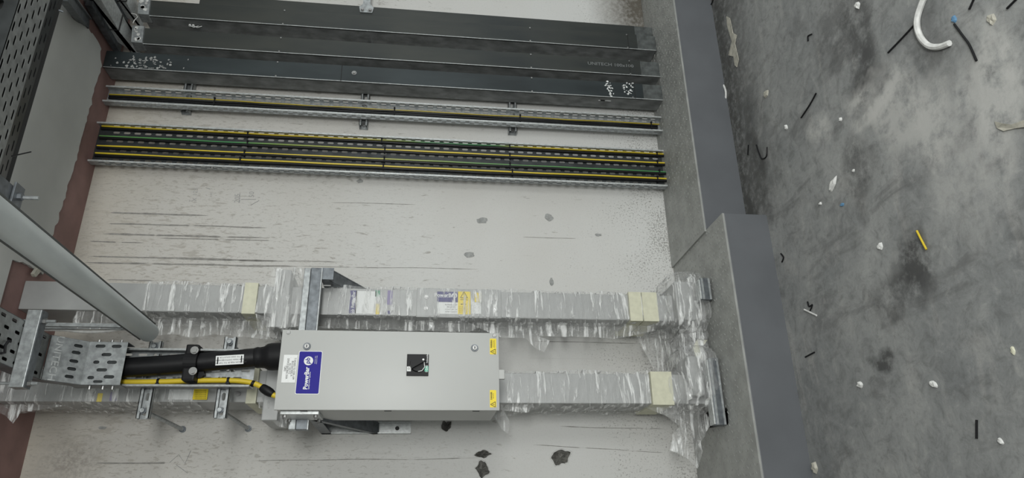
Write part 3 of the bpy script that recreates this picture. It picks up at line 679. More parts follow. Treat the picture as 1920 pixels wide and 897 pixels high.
def busbar(xa, xb, z0, z1, lab, seed, films, tapes, bolts, covers):
    t = thing('busbar_trunking', ((xa + xb) / 2, (BF + BB) / 2, z0), lab, 'busbar', 'vertical busbar runs')
    m_ = MB(); m_.bbox(xa, xb, BF, BB, z0, z1, .003); obj('busbar_case', m_, 'bus_case', t)
    for (u0, u1) in covers:
        m_ = MB(); m_.bbox(xa - .004, xb + .006, BF - .006, BB, za(u1, 600, BF), za(u0, 600, BF), .002); c = obj('joint_cover', m_, 'bus_case', t)
        for zz in (za(u0 + 18, 600, BF), za(u1 - 10, 600, BF)):
            for f in (.28, .72):
                m_ = MB(); m_.cyl((xa + (xb - xa) * f, BF - .006, zz), NF, .008, .003, 12).cyl((xa + (xb - xa) * f, BF - .009, zz), NF, .005, .003, 8); obj('cover_bolt', m_, 'steel', c)
    for (u0, u1) in films:
        obj('plastic_wrap', film_sleeve(xa, xb, BF - (.006 if covers else 0), BB + .02, za(u1, 600, BF), za(u0, 600, BF), seed + u0 * .01), 'film', t, True)
    for (u0, u1) in tapes:
        m_ = MB(); m_.box(xa - .007, xb + .007, BF - .018, BB + .05, za(u1, 600, BF), za(u0, 600, BF)); obj('masking_tape', m_, 'tape', t, label='cream masking tape band')
    return t
bus1 = busbar(X1a, X1b, PZ - .13, CEIL - .001, 'left-hand face wrapped busbar running behind the switch box bracket', 2, [(265, 500), (612, 800), (800, 1240)], [(453, 478), (1180, 1203), (1205, 1233)], [], [(780, 940)])
bus2 = busbar(X2a, X2b, PZ - .13, CEIL - .001, 'film wrapped busbar running behind the grey switch box', 9, [(2, 205), (205, 395), (946, 1205)], [(482, 500), (1207, 1245)], [], [])
bus1['label'] = 'film wrapped busbar between bare wall and grey switch box'
# dull film hanging off the upper part of bar 1 and flaps beneath
for pix, y, sd, am, par in (
    ([(275, 585), (520, 590), (525, 640), (440, 632), (400, 628), (360, 634), (330, 628), (290, 632)], BF + .09, 3, .02, bus1),
    ([(600, 594), (700, 596), (860, 597), (900, 615), (880, 624), (600, 617)], BF + .05, 5, .02, bus1),
    ([(860, 596), (1000, 600), (1010, 632), (1030, 640), (1020, 662), (1003, 655), (985, 636), (940, 634), (900, 618)], BF + .06, 7, .02, bus1),
    ([(1000, 600), (1205, 603), (1230, 620), (1200, 628), (1150, 636), (1080, 632), (1010, 632)], BF + .06, 8, .02, bus1),
    ([(1170, 604), (1240, 606), (1300, 640), (1330, 660), (1240, 700), (1222, 690), (1195, 635)], BF + .15, 11, .015, bus1),
    ([(135, 600), (160, 560), (185, 548), (240, 600), (225, 618), (140, 616)], BF + .02, 12, .02, bus1),
    ([(500, 752), (540, 768), (560, 790), (545, 805), (520, 800), (505, 785)], BF - .02, 15, .02, bus2),
    ([(480, 745), (510, 745), (505, 775), (485, 765)], BF - .02, 16, .02, bus2),
    ([(925, 780), (945, 768), (955, 790), (952, 815), (966, 828), (940, 805)], BF + .02, 17, .012, bus2),
    ([(937, 745), (1000, 757), (990, 775), (940, 770)], BF + .03, 18, .012, bus2),
    ([(0, 760), (60, 758), (130, 760), (60, 772), (40, 772), (25, 795), (10, 780), (0, 775)], BF + .03, 19, .012, bus2),
    ([(1230, 760), (1300, 750), (1335, 790), (1315, 830), (1318, 850), (1308, 880), (1290, 862), (1256, 845), (1260, 815), (1275, 800), (1240, 775)], BF + .06, 20, .02, bus2),
    ([(1205, 762), (1260, 760), (1280, 790), (1255, 785)], BF + .04, 22, .012, bus2)):
    obj('film_flap', film_flap(pix, y, sd, am), 'film', par, True)
# end flanges at the plate, each swathed in crumpled film
for par, xa, xb, u0, u1, va, vb, sd in ((bus1, X1a, X1b, 1268, 1302, 528, 600, 1), (bus2, X2a, X2b, 1292, 1318, 668, 742, 4)):
    yf = -.345; x0, x1 = W(u0, vb, yf).x, W(u0, va, yf).x; z0, z1 = za(u1, (va + vb) / 2, yf), za(u0, (va + vb) / 2, yf)
    m_ = MB(); m_.bbox(x0, x1, yf, BB, z0, z1, .006); obj('end_flange', m_, 'bus_case', par, label='pale flange block under film')
    obj('plastic_wrap', lump(((x0 + x1) / 2, (yf + BB) / 2 - .01, (z0 + z1) / 2 - .02), ((x1 - x0) / 2 + .045, (BB - yf) / 2 + .03, (z1 - z0) / 2 + .055), sd * 3.1, .22, 5, PZ), 'film', par, True)
    obj('plastic_wrap', lump(((xa + xb) / 2, (BF + BB) / 2, z1 + .04), ((xb - xa) / 2 + .02, (BB - BF) / 2 + .02, .06), sd * 5.7, .2, 4), 'film', par, True)
obj('plastic_wrap', lump((W(1275, 668, -.2).x, -.2, PZ + .06), (.11, .11, .07), 3.3, .3, 5, PZ), 'film', bus1, True)
p = F(1322, 612, PZ); obj('plastic_wrap', lump((p.x, p.y + .02, PZ + .05), (.10, .06, .05), 7.7, .35, 5, PZ), 'film', bus1, True)
m_ = MB(); p = F(1332, 652, PZ); m_.prism([(p.x + .03, -.02), (p.x + .035, .02), (p.x, .045), (p.x - .05, .035), (p.x - .05, .005), (p.x - .005, .008)], (0, p.y, PZ + .03), EX, EZ, (0, .004, 0)); obj('tape_scrap', m_, 'tape', bus1)
# flange block above the bracket, wrapped
yf = -.365; x0, x1 = W(530, 614, yf).x, W(530, 506, yf).x; z0, z1 = za(541, 560, yf), za(512, 560, yf)
m_ = MB(); m_.bbox(x0, x1, yf, BB + .01, z0, z1, .004); obj('joint_block', m_, 'bus_case', bus1, label='pale joint block under film')
obj('plastic_wrap', film_sleeve(x0 - .002, x1 + .002, yf - .002, BB, z0 - .055, z1 + .012, 33, .003, .012, .008), 'film', bus1, True)
obj('film_flap', film_flap([(495, 545), (512, 506), (545, 505), (566, 520), (566, 612), (525, 617), (495, 600)], yf - .008, 44, .014), 'film', bus1, True)
obj('film_flap', film_flap([(480, 590), (520, 600), (530, 640), (505, 632), (485, 625)], yf + .06, 45, .014), 'film', bus1, True)
yf2 = -.365; x0, x1 = W(530, 800, yf2).x, W(530, 660, yf2).x
m_ = MB(); m_.bbox(W(530, 786, yf2).x, W(530, 665, yf2).x, -.33, BB + .01, z0, z1, .004); obj('joint_block', m_, 'bus_case', bus2)
# stickers on bar 1 (behind the film)
def sticker(parent, name, u0, v0, u1, v1, y, m, th=.0006, label=None):
    a, b = W(u0, v0, y), W(u1, v1, y); m_ = MB(); m_.box(a.x, b.x, y, y - th, a.z, b.z); return obj(name, m_, m, parent, label=label)
ys = BF - .0002
sticker(bus1, 'rating_label', 668, 546, 703, 589, ys, 'white_label', label='white rating label')
s_ = sticker(bus1, 'brand_label', 657, 545, 667, 588, ys, 'navy', label='navy brand strip')
m_ = MB(); put_text(m_, 'pb PowerBar', W(662, 567, ys - .001), EX, EZ, .017, .01); obj('lettering', m_, 'white_label', s_)
for u0, v0, u1, v1, mm, nm in ((704, 545, 712, 557, 'green', 'phase_label'), (702, 570, 711, 590, 'yellow', 'phase_label'), (727, 545, 735, 572, 'purple', 'phase_label'), (726, 583, 732, 589, 'navy', 'phase_label')): sticker(bus1, nm, u0, v0, u1, v1, ys, mm)
yc = BF - .0062
b_ = sticker(bus1, 'brand_label', 820, 547, 858.5, 567, yc, 'navy', label='navy brand label on joint cover')
m_ = MB(); put_text(m_, 'PowerBar', W(834.5, 554, yc - .001), DOWN, EX, .021, .02); put_text(m_, 'quality busbar systems', W(834, 557.5, yc - .001), DOWN, EX, .006)
p = W(852, 554.5, yc - .0008); m_.cyl(p, NF, .011, .0006, 20); obj('lettering', m_, 'white_label', b_)
m_ = MB(); put_text(m_, 'pb', W(852, 555, yc - .002), DOWN, EX, .015, .02); obj('lettering', m_, 'navy', b_)
b_ = sticker(bus1, 'rating_label', 820, 567.2, 858.5, 589.5, yc, 'white_label')
m_ = MB()
for i, (tx, ln) in enumerate((('BUSBAR JOINT', 1), ('MCJC 40', 1.2), ('DO NOT REMOVE', .8), ('RATED CURRENT', .8))): put_text(m_, tx, W(846, 572 + i * 4.4, yc - .001), DOWN, EX, .0075 * ln)
obj('lettering', m_, 'ink', b_)
b_ = sticker(bus1, 'warning_label', 859, 547, 882, 590, yc, 'yellow', label='yellow warning label on joint cover')
m_ = MB(); c = W(870, 554.5, yc - .001)
def tri(m_, c, ex, ey, s, wd):
    ex, ey = Vector(ex), Vector(ey); pts = [c + ey * s * .6, c - ex * s * .55 - ey * s * .38, c + ex * s * .55 - ey * s * .38]
    n = ex.cross(ey)
    for i in range(3): m_.bar(pts[i], pts[(i + 1) % 3], wd, .0006, n)
tri(m_, c, DOWN, EX, .026, .002); put_text(m_, 'WARNING', W(870, 562.5, yc - .001), DOWN, EX, .0062, .02); put_text(m_, 'MCCB', W(869, 571, yc - .001), DOWN, EX, .008, .02)
m_.bar(c + EX * .008, c - EX * .006, .002, .0006, NF)
for i in range(4): put_text(m_, 'ISOLATE SUPPLY', W(868, 576 + i * 3.2, yc - .001), DOWN, EX, .0045)
obj('lettering', m_, 'ink', b_)
sticker(bus1, 'warning_label', 890, 549, 902, 567, yc, 'yellow'); sticker(bus1, 'rating_label', 884, 567.5, 902, 589, yc, 'white_label')
# stickers on bar 2, upper part
sticker(bus2, 'rating_label', 318, 731, 364, 750, ys, 'white_label'); b_ = sticker(bus2, 'warning_label', 364, 730, 388, 750, BF - .012, 'yellow', label='yellow caution label')
m_ = MB()
for i in range(5): put_text(m_, 'CAUTION LIVE', W(376, 733 + i * 3.6, BF - .0135), DOWN, EX, .006)
obj('lettering', m_, 'ink', b_)
sticker(bus2, 'phase_label', 184, 738, 190, 754, ys, 'yellow'); sticker(bus2, 'phase_label', 208, 736, 218, 752, ys, 'purple')
m_ = MB(); p = W(447, 739, BF); m_.cyl(p, NF, .009, .008, 12); obj('cover_bolt', m_, 'steel', bus2)

# ------------------------------------------------------------------ bracket carrying the bars
YSB, YSF = -.366, -.407
xa, xb = W(582, 806, YSF).x, W(582, 502, YSF).x
t = thing('cross_strut', ((xa + xb) / 2, YSF, za(582, 560, YSF)), 'galvanised double strut crossing in front of the busbar above the switch box', 'strut')
z0, zm, z1 = za(598, 560, YSF), za(578, 560, YSF), za(565.5, 560, YSF)
m_ = MB(); m_.bbox(xa, xb, YSF, YSB, z0, zm, .002); obj('strut_channel', m_, 'galv_dark', t)
m_ = MB(); m_.bbox(xa, xb - .003, YSF - .003, YSB, zm + .0005, z1, .002); obj('angle_cleat', m_, 'galv', t)
m_ = MB(); m_.box(xa, xb, YSF - .001, YSF + .02, z0 - .004, z0); obj('lower_lip', m_, 'galv', t)
m_ = MB(); p = W(602, 517, YSF); m_.cyl((p.x, -.38, z0 - .006), (0, 0, -1), .008, .008, 8); m_.cyl((p.x - .03, -.38, z0 - .006), (0, 0, -1), .0035, .03, 8); obj('strut_bolt', m_, 'steel', t)
def cantilever(xc, lab, zbot):
    t = thing('cantilever_bracket', (xc, 0, zbot), lab, 'bracket', 'wall brackets for the busbars'); h = .0235
    m_ = MB(); m_.box(xc - h, xc + h, -.004, 0, zbot, z0); m_.box(xc - h, xc - h + .004, -.03, -.004, zbot, z0); m_.box(xc + h - .004, xc + h, -.03, -.004, zbot, z0); up = obj('wall_upright', m_, 'galv_bright', t)
    m_ = MB(); m_.cyl((xc, -.004, zbot + .055), NF, .0085, .003, 14).cyl((xc, -.0075, zbot + .055), NF, .007, .004, 6); obj('anchor_bolt', m_, 'ink', up)
    m_ = MB(); m_.box(xc - h, xc + h, YSF + .01, -.004, z0 - .006, z0 - .001); m_.box(xc - h, xc - h + .004, YSF + .01, -.004, z0 - .04, z0 - .006); m_.box(xc + h - .004, xc + h, YSF + .01, -.004, z0 - .04, z0 - .006); obj('bracket_arm', m_, 'galv_dark', t)
    a, b = Vector((xc, YSF + .02, z0 - .03)), Vector((xc, -.02, zbot + .13))
    m_ = MB(); m_.bar(a, b, .047, .004, (0, .6, -.8)); m_.bar(a + Vector((.0215, .01, .008)), b + Vector((.0215, .01, .008)), .004, .03, (0, .6, -.8)); m_.bar(a + Vector((-.0215, .01, .008)), b + Vector((-.0215, .01, .008)), .004, .03, (0, .6, -.8)); obj('brace', m_, 'galv_dark', t)
    m_ = MB(); m_.box(xc - h, xc + h, YSF + .008, YSF + .012, z0 - .045, z0 - .001); obj('head_plate', m_, 'galv_dark', t)
    return t
cantilever(.4165, 'galvanised wall bracket with a diagonal brace below the switch box side', 1.397)
cantilever(W(612, 512, YSF).x + .0, 'galvanised wall bracket with a diagonal brace beside the bare wall', 1.397)
# struts at the plate
def foot_strut(ua, va, ub, vb, lab):
    a, b = F(ua, va, PZ), F(ub, vb, PZ); yf = (a.y + b.y) / 2; x0, x1 = sorted((a.x, b.x))
    t = thing('foot_strut', ((x0 + x1) / 2, yf, PZ), lab, 'strut', 'struts on the plate')
    m_ = MB(); m_.bbox(x0, x1, yf, yf + .041, PZ + .004, PZ + .045, .002); obj('strut_channel', m_, 'galv_dark', t)
    m_ = MB(); m_.box(x0 + .001, x1 - .001, yf - .0015, yf, PZ + .006, PZ + .014).box(x0 + .001, x1 - .001, yf - .0015, yf, PZ + .035, PZ + .043); obj('channel_lips', m_, 'galv', t)
    m_ = MB(); m_.bbox(x0 + .003, x1 - .006, yf + .002, yf + .046, PZ + .0455, PZ + .052, .001); obj('angle_cleat', m_, 'galv_bright', t)
    return t
foot_strut(1366, 797, 1347, 672, 'galvanised strut lying in front of the busbar foot by the cut-out')
foot_strut(1338, 562, 1332, 522, 'short galvanised strut end poking from film at the far busbar foot')

# ------------------------------------------------------------------ switch box (tap-off unit)
YF_, YBK = -.556, -.306
zt = za(522, 690, YF_); zb = za(935.8, 690, YF_); xl = W(720, 769.6, YF_).x; xr = W(720, 621.5, YF_).x
bx = thing('switch_box', ((xl + xr) / 2, YBK, zb), 'light grey metal isolator box with a blue sign and black rotary switch', 'switch box')
m_ = MB(); m_.bbox(xl + .003, xr - .003, YF_ + .014, YBK, zb + .006, zt - .003, .003); body = obj('box_body', m_, 'box_paint', bx)
m_ = MB(); m_.bbox(xl, xr, YF_, YF_ + .0125, zb, zt, .0022); door = obj('box_door', m_, 'box_paint', bx, True)
m_ = MB(); m_.box(xl + .002, xr - .002, YF_ + .0124, YF_ + .0142, zb + .003, zt - .002); obj('door_gasket', m_, 'gap_black', bx)
def pX(u, v, d=0.0): return W(u, v, YF_ - d)
for (u, v) in ((541, 623), (927, 628)):
    p = pX(u, v); p.x = min(p.x, xr - .010); m_ = MB(); m_.cyl(p, NF, .0075, .002, 14, .0065).cyl(p + NF * .002, NF, .004, .003, 10); obj('corner_screw', m_, 'steel', door)
for (u, v) in ((575.5, 650), (890, 653)):
    p = pX(u, v); m_ = MB(); m_.cyl(p, NF, .0135, .003, 24, .0125); lk = obj('door_lock', m_, 'galv_dark', door, True, label='round chrome quarter-turn lock')
    m_ = MB(); m_.cyl(p + NF * .003, NF, .0095, .003, 20, .008); obj('lock_barrel', m_, 'steel', lk, True)
    m_ = MB(); m_.box(p.x - .0045, p.x + .0045, p.y - .0072, p.y - .006, p.z - .0015, p.z + .0015); obj('lock_slot', m_, 'ink', lk)
def door_sticker(u0, v0, u1, v1, name, m, label=None, d=.0006, r=.004):
    vm, um = (v0 + v1) / 2, (u0 + u1) / 2; x0, x1 = sorted((pX(um, v0).x, pX(um, v1).x)); zz0, zz1 = sorted((pX(u0, vm).z, pX(u1, vm).z))
    m_ = MB(); poly = []
    for cx, cz, a0 in ((x1 - r, zz1 - r, 0), (x0 + r, zz1 - r, 90), (x0 + r, zz0 + r, 180), (x1 - r, zz0 + r, 270)):
        for k in range(4): a = math.radians(a0 + 30 * k); poly.append((cx + r * math.cos(a), cz + r * math.sin(a)))
    m_.prism(poly, (0, YF_, 0), EX, EZ, NF * d); return obj(name, m_, m, door, label=label), x0, x1, zz0, zz1
_, a0, a1, c0, c1 = door_sticker(557, 658.8, 601.5, 739.8, 'sign_border', 'white_label', d=.0005)
bs, a0, a1, c0, c1 = door_sticker(558, 659.8, 600.5, 738.8, 'brand_sign', 'blue', 'blue sign with white lettering', d=.0009)
wx, wz = a1 - a0, c1 - c0
m_ = MB(); o_ = Vector((a0 + wx * .36, YF_ - .0016, c0 + wz * .585)); put_text(m_, 'PowerBar', o_, EX, EZ, wz * .27, .03, fit=wx * .53)
put_text(m_, 'quality busbar systems', (a0 + wx * .305, YF_ - .0016, c0 + wz * .45), EX, EZ, wz * .085, .012, fit=wx * .41)
put_text(m_, 'DESIGNED AND', (a0 + wx * .80, YF_ - .0016, c0 + wz * .27), EX, EZ, wz * .05); put_text(m_, 'MANUFACTURED', (a0 + wx * .80, YF_ - .0016, c0 + wz * .20), EX, EZ, wz * .05)
obj('lettering', m_, 'white_label', bs)
m_ = MB(); pc = Vector((a0 + wx * .775, YF_ - .0008, c0 + wz * .565)); m_.cyl(pc, NF, wz * .205, .0006, 32); obj('logo_disc', m_, 'white_label', bs)
m_ = MB(); put_text(m_, 'pb', pc + NF * .0014 + EZ * .002, EX, EZ, wz * .29, .018, shear=.12); obj('logo_lettering', m_, 'blue', bs)
wl, a0, a1, c0, c1 = door_sticker(530, 666, 556, 718, 'data_label', 'white_label', 'white engraved data label', d=.0012, r=.001)
m_ = MB(); wx, wz = a1 - a0, c1 - c0
for i, (tx, s_) in enumerate((('T1 BOARD TO CDB1-10M', .10), ('BUS RATING A', .10), ('4C1 OK1715', .10), ('DEVICE RATING 250A', .10), ('T2802', .11))):
    put_text(m_, tx, (a0 + wx * .5, YF_ - .002, c0 + wz * (.16 + .165 * i)), LEFT, DOWN, wx * s_, .0, fit=wx * (.78, .55, .38, .74, .2)[i])
obj('lettering', m_, 'ink', wl)
for f in (.08, .92):
    m_ = MB(); m_.cyl((a0 + wx * f, YF_ - .0012, c0 + wz * .5), NF, .003, .001, 10); obj('label_screw', m_, 'white_label', wl)
for (v0, v1, word, sub, lb) in ((635.5, 665, 'WARNING', 'ISOLATE ELSEWHERE', 'yellow warning sticker'), (732, 764.5, 'DANGER', '400 VOLTS', 'yellow danger sticker')):
    st, a0, a1, c0, c1 = door_sticker(918.5, v0, 930.5, v1, 'hazard_sticker', 'yellow', lb, d=.0006, r=.002); wx, wz = a1 - a0, c1 - c0
    m_ = MB(); put_text(m_, word, (a0 + wx * .66, YF_ - .0012, c0 + wz * .76), EX, EZ, wz * .34, .03, sx=.78 if word == 'WARNING' else .86); put_text(m_, sub, (a0 + wx * .66, YF_ - .0012, c0 + wz * .45), EX, EZ, wz * (.15 if word == 'WARNING' else .22), .0, sx=.8)
    if word == 'WARNING': put_text(m_, 'BEFORE REMOVING COVER', (a0 + wx * .66, YF_ - .0012, c0 + wz * .25), EX, EZ, wz * .14, 0, sx=.7)
    tri(m_, Vector((a0 + wx * .17, YF_ - .0011, c0 + wz * .45)), EX, EZ, wz * .75, wz * .075)
    m_.bar((a0 + wx * .17 + .001, YF_ - .0011, c0 + wz * .62), (a0 + wx * .17 - .001, YF_ - .0011, c0 + wz * .32), wz * .07, .0004, NF); obj('lettering', m_, 'ink', st)
# rotary switch
p0, p1 = pX(763.5, 665), pX(803, 706); x0, x1 = sorted((p0.x, p1.x)); c0, c1 = sorted((p0.z, p1.z)); sx_, sz_ = x1 - x0, c1 - c0
m_ = MB(); m_.bbox(x0, x1, YF_ - .006, YF_, c0, c1, .0015); sw = obj('rotary_switch', m_, 'black_plastic', door, label='black rotary isolator switch')
pc = Vector(((x0 + x1) / 2 + .002, YF_ - .006, (c0 + c1) / 2)); r_ = sz_ * .36
m_ = MB(); m_.cyl(pc, NF, r_, .010, 28, r_ * .94); dg = Vector((.5, 0, -.86)).normalized(); m_.bar(pc + NF * .017 + dg * r_ * -.98, pc + NF * .017 + dg * r_ * .98, .013, .016, NF); m_.cyl(pc + dg * r_ * .95 + NF * .01, NF, .006, .012, 12); obj('switch_handle', m_, 'black_plastic', sw)
m_ = MB(); m_.box(x0 + sx_ * .2, x0 + sx_ * .42, YF_ - .0066, YF_ - .006, c1 - sz_ * .20, c1 - .001); obj('off_mark', m_, 'white_label', sw, label='white off mark')
m_ = MB(); m_.box(x0 + sx_ * .2, x0 + sx_ * .44, YF_ - .0066, YF_ - .006, c0 + .001, c0 + sz_ * .18); obj('on_mark', m_, 'green_tag', sw, label='green on mark')
m_ = MB(); put_text(m_, 'I ON', (x0 + sx_ * .32, YF_ - .0072, c0 + sz_ * .08), EX, EZ, .011, .02); put_text(m_, 'Schneider', (x0 + sx_ * .82, YF_ - .0066, c0 + sz_ * .07), EX, EZ, .0085, .01); obj('lettering', m_, 'white_label', sw)
m_ = MB(); m_.cyl(pc + dg * r_ * .8 + NF * .018, NF, .0035, .009, 10); q = [pc + dg * r_ * .9 + NF * .012, pc + Vector((-.012, -.012, -r_ * .9)), pc + Vector((-.024, -.008, -r_ * .55)), pc + Vector((-.026, -.007, -.002))]; m_.tube(q, .0016, 6); obj('tag_tie', m_, 'white_label', sw)
m_ = MB(); put_text(m_, 'O', (x0 + sx_ * .32, YF_ - .0072, c1 - sz_ * .10), EX, EZ, .010, .0); obj('lettering', m_, 'ink', sw)
# latch tab under the box, pin, side gland plate
p = pX(941, 702); m_ = MB(); m_.bbox(p.x - .017, p.x + .017, YF_ + .002, YF_ + .016, zb - .020, zb + .002, .003); obj('latch_tab', m_, 'box_paint', bx)
p = pX(941, 747); m_ = MB(); m_.box(p.x - .002, p.x + .002, YF_ + .10, YF_ + .14, zb - .012, zb + .006); obj('drain_pin', m_, 'ink', bx)
gy0, gy1 = YF_ + .06, YF_ + .20; gz1, gz0 = za(532, 780, -.45), za(603, 780, -.45)
m_ = MB(); m_.bbox(xl - .010, xl + .003, gy0 - .03, gy1 - .045, gz0, gz1, .002); gp = obj('side_plate', m_, 'galv_bright', bx)
for zz in (gz0 + .012, gz1 - .014):
    for yy in (gy0 - .016, gy1 - .06):
        m_ = MB(); m_.hexhead((xl - .010, yy, zz), LEFT, .0065, .008).cyl((xl - .018, yy, zz), LEFT, .003, .008, 8); obj('plate_bolt', m_, 'steel', gp)
for (u, v) in ((568, 771), (727, 770.5), (893, 770.5)):
    z_ = za(u, v, YF_); m_ = MB(); m_.box(xl - .0012, xl + .002, YF_ + .012, YF_ + .017, z_ - .012, z_ + .012); obj('hinge_notch', m_, 'gap_black', body)

# ------------------------------------------------------------------ cable drop above the box
VB, VL = -.447, -.497
x0, x1 = W(350, 724.5, VL).x, W(350, 655, VL).x
zlo, zhi = za(478, 690, VB), za(150, 690, VB)
n = int((zhi - zlo) / .05)
t = thing('cable_tray', ((x0 + x1) / 2, VB, zlo), 'short galvanised slotted tray carrying the thick black cable', 'cable tray')
hs = [slot((x1 - x0) * f, (i + .6 + .5 * (k % 2)) * .05, .03, .008, 'z') for k, f in enumerate((.08, .3, .5, .7, .92)) for i in range(n)]
m_ = MB(); sheet(m_, [(0, 0), (x1 - x0, 0), (x1 - x0, zhi - zlo), (0, zhi - zlo)], hs, (x0, VB, zlo), EX, EZ, NF, .0015); obj('tray_base', m_, 'galv', t)
for s_, xx in ((-1, x0), (1, x1)):
    m_ = MB(); m_.box(xx, xx - s_ * .0015, VL, VB, zlo, zhi); sd = obj('tray_side', m_, 'galv_dark', t)
    m_ = MB(); m_.tube([(xx - s_ * .002, VL, zlo + (.0 if s_ < 0 else .02)), (xx - s_ * .002, VL, zhi)], .0042, 8); obj('return_lip', m_, 'galv_bright', sd, True)
# supports: channels on threaded rods out of the wall
for i, (uc, vb_, uw, vw, vt, lb) in enumerate(((266, 785, 345, 812, 640, 'upper slotted channel holding the cable tray off the wall'), (409, 784, 472, 808, 632, 'lower slotted channel holding the cable tray off the wall'))):
    yb = -.4255; yfr = VB + .0005
    xa, xb = W(uc, vb_, yfr).x, W(uc + 30, vt, yfr).x; zc = za(uc + 10, 730, yfr)
    ch = channel('tray_support', (xa, yfr, zc), (xb, yfr, zc), .041, .021, NF, lb, 'strut', 'channels behind the cable tray', 'galv')
    for (xx, nm) in ((xa + .025, 'a'), (xb - .02, 'b')):
        m_ = MB(); m_.cyl((xx, yfr - .002, zc), NF, .011, .003, 12).hexhead((xx, yfr - .005, zc), NF, .0085, .007); obj('rod_nut', m_, 'galv_dark', ch)
        m_ = MB(); m_.tube([(xx, yfr - .014, zc), (xx, -.0, zc)], .0072, 10); r_o = obj('threaded_rod', m_, 'galv', ch, True)
        m_ = MB(); m_.cyl((xx, -.001, zc), NF, .013, .004, 12).hexhead((xx, -.005, zc), NF, .010, .010); obj('wall_nut', m_, 'galv_dark', r_o)
# thick cable with shroud
ycab = VB - .0365
pts = [W(u, v, ycab) for u, v in ((176, 692.5), (205, 691.5), (232, 690), (300, 686), (365, 681), (420, 676), (470, 672), (500, 669.5), (545, 668))]
def cr(pts, n=8):
    out = []
    for i in range(len(pts) - 1):
        p0, p1, p2, p3 = pts[max(0, i - 1)], pts[i], pts[i + 1], pts[min(len(pts) - 1, i + 2)]
        for k in range(n):
            t_ = k / n; out.append(0.5 * ((2 * p1) + (p2 - p0) * t_ + (2 * p0 - 5 * p1 + 4 * p2 - p3) * t_ ** 2 + (3 * p1 - p0 - 3 * p2 + p3) * t_ ** 3))
    return out + [pts[-1]]
tc_ = thing('armoured_cable', tuple(pts[-1]), 'thick black armoured cable with a white tag entering the box top', 'cable')
m_ = MB(); m_.tube(cr(pts), .0335, 24); obj('cable_sheath', m_, 'black_cable', tc_, True)
q = [W(u, v, ycab) for u, v in ((478, 671.5), (483, 671), (488, 671), (496, 670.5), (503, 670), (510, 669.5), (545, 668))]
m_ = MB(); m_.tube(q, [.034, .037, .036, .038, .046, .048, .048], 24); obj('gland_shroud', m_, 'black_plastic', tc_, True, label='bulging black gland shroud')
# tag
a, b = W(404.5, 677, ycab - .036), W(457, 674, ycab - .036); dx = (b - a).normalized(); up_ = NF.cross(dx); yy = a.y
m_ = MB(); h = .0165
if up_.x < 0: up_ = -up_
m_.prism([(0, -h), ((b - a).length, -h), ((b - a).length, h), (0, h)], a, dx, up_, NF * .0012); tg = obj('cable_tag', m_, 'white_label', tc_, label='white printed cable tag')
m_ = MB(); mid = (a + b) / 2
for i, tx in enumerate(('FED FROM MSB-3P TO TAP OFF 1', 'FROM MAIN SWITCHBOARD 1', 'TO 250A ISOLATOR')): put_text(m_, tx, mid + NF * .002 + up_ * (-.009 + .0095 * i), -dx, -up_, .0075, .0)
obj('lettering', m_, 'ink', tg)
for e in (a + dx * .007, b - dx * .007):
    m_ = MB(); m_.bar(e - up_ * .012 + NF * .002, e + up_ * .012 + NF * .002, .0035, .0015, NF); obj('tag_tie', m_, 'black_plastic', tg)
# cleat
pc = W(364, 682, ycab); t = thing('cable_cleat', tuple(pc), 'black two-bolt cleat clamping the thick cable to its tray', 'cleat')
m_ = MB(); m_.bbox(pc.x - .066, pc.x + .058, ycab - .040, VB - .002, pc.z - .019, pc.z + .023, .006); m_.cyl((pc.x, ycab - .012, pc.z - .019), (0, 0, 1), .0385, .042, 24); cb = obj('cleat_body', m_, 'black_plastic', t)
m_ = MB(); m_.bbox(pc.x - .012, pc.x + .012, ycab - .0465, ycab - .038, pc.z - .012, pc.z + .014, .002); obj('cleat_boss', m_, 'black_plastic', t)
for (u, v) in ((365, 657.5), (362, 696.5)):
    p = W(u, v, ycab - .04); m_ = MB(); m_.cyl(p, NF, .0135, .003, 18).hexhead(p + NF * .003, NF, .0105, .008); obj('cleat_bolt', m_, 'steel', t, True)
m_ = MB(); p = W(376, 703, VB - .02); m_.cyl(p, NF, .016, .018, 14); obj('cleat_lug', m_, 'black_plastic', t)
# earth cable beside it
ye = VB - .022
pts = cr([W(u, v, ye) for u, v in ((180, 716), (228, 717), (300, 716.5), (360, 714.5), (430, 714), (465, 717), (485, 723), (497, 731), (512, 741), (524, 744))])
t = thing('earth_cable', tuple(pts[-1]), 'thick yellow earth cable running beside the black cable into the box', 'cable')
m_ = MB(); m_.tube(pts, .0093, 12); obj('cable_sheath', m_, 'yellow_cable', t, True)
q = [W(u, v, ye) for u, v in ((490, 726), (494, 729), (502, 734), (508, 737.5), (512, 740))]
m_ = MB(); m_.tube(q, [.012, .0155, .0165, .015, .012], 14); obj('gland', m_, 'black_plastic', t, True, label='black cable gland')
q = [W(u, v, ye) for u, v in ((472, 719), (477, 721))]; m_ = MB(); m_.tube(q, .011, 12); obj('black_tape', m_, 'black_plastic', t)
for (u, v) in ((297, 716.5), (428.5, 714)):
    p = W(u, v, ye); m_ = MB(); m_.tube([p - EZ * .004, p + EZ * .004], .0115, 12); m_.box(p.x - .014, p.x - .006, p.y - .012, p.y, p.z - .006, p.z + .006); obj('cable_tie', m_, 'black_plastic', t)

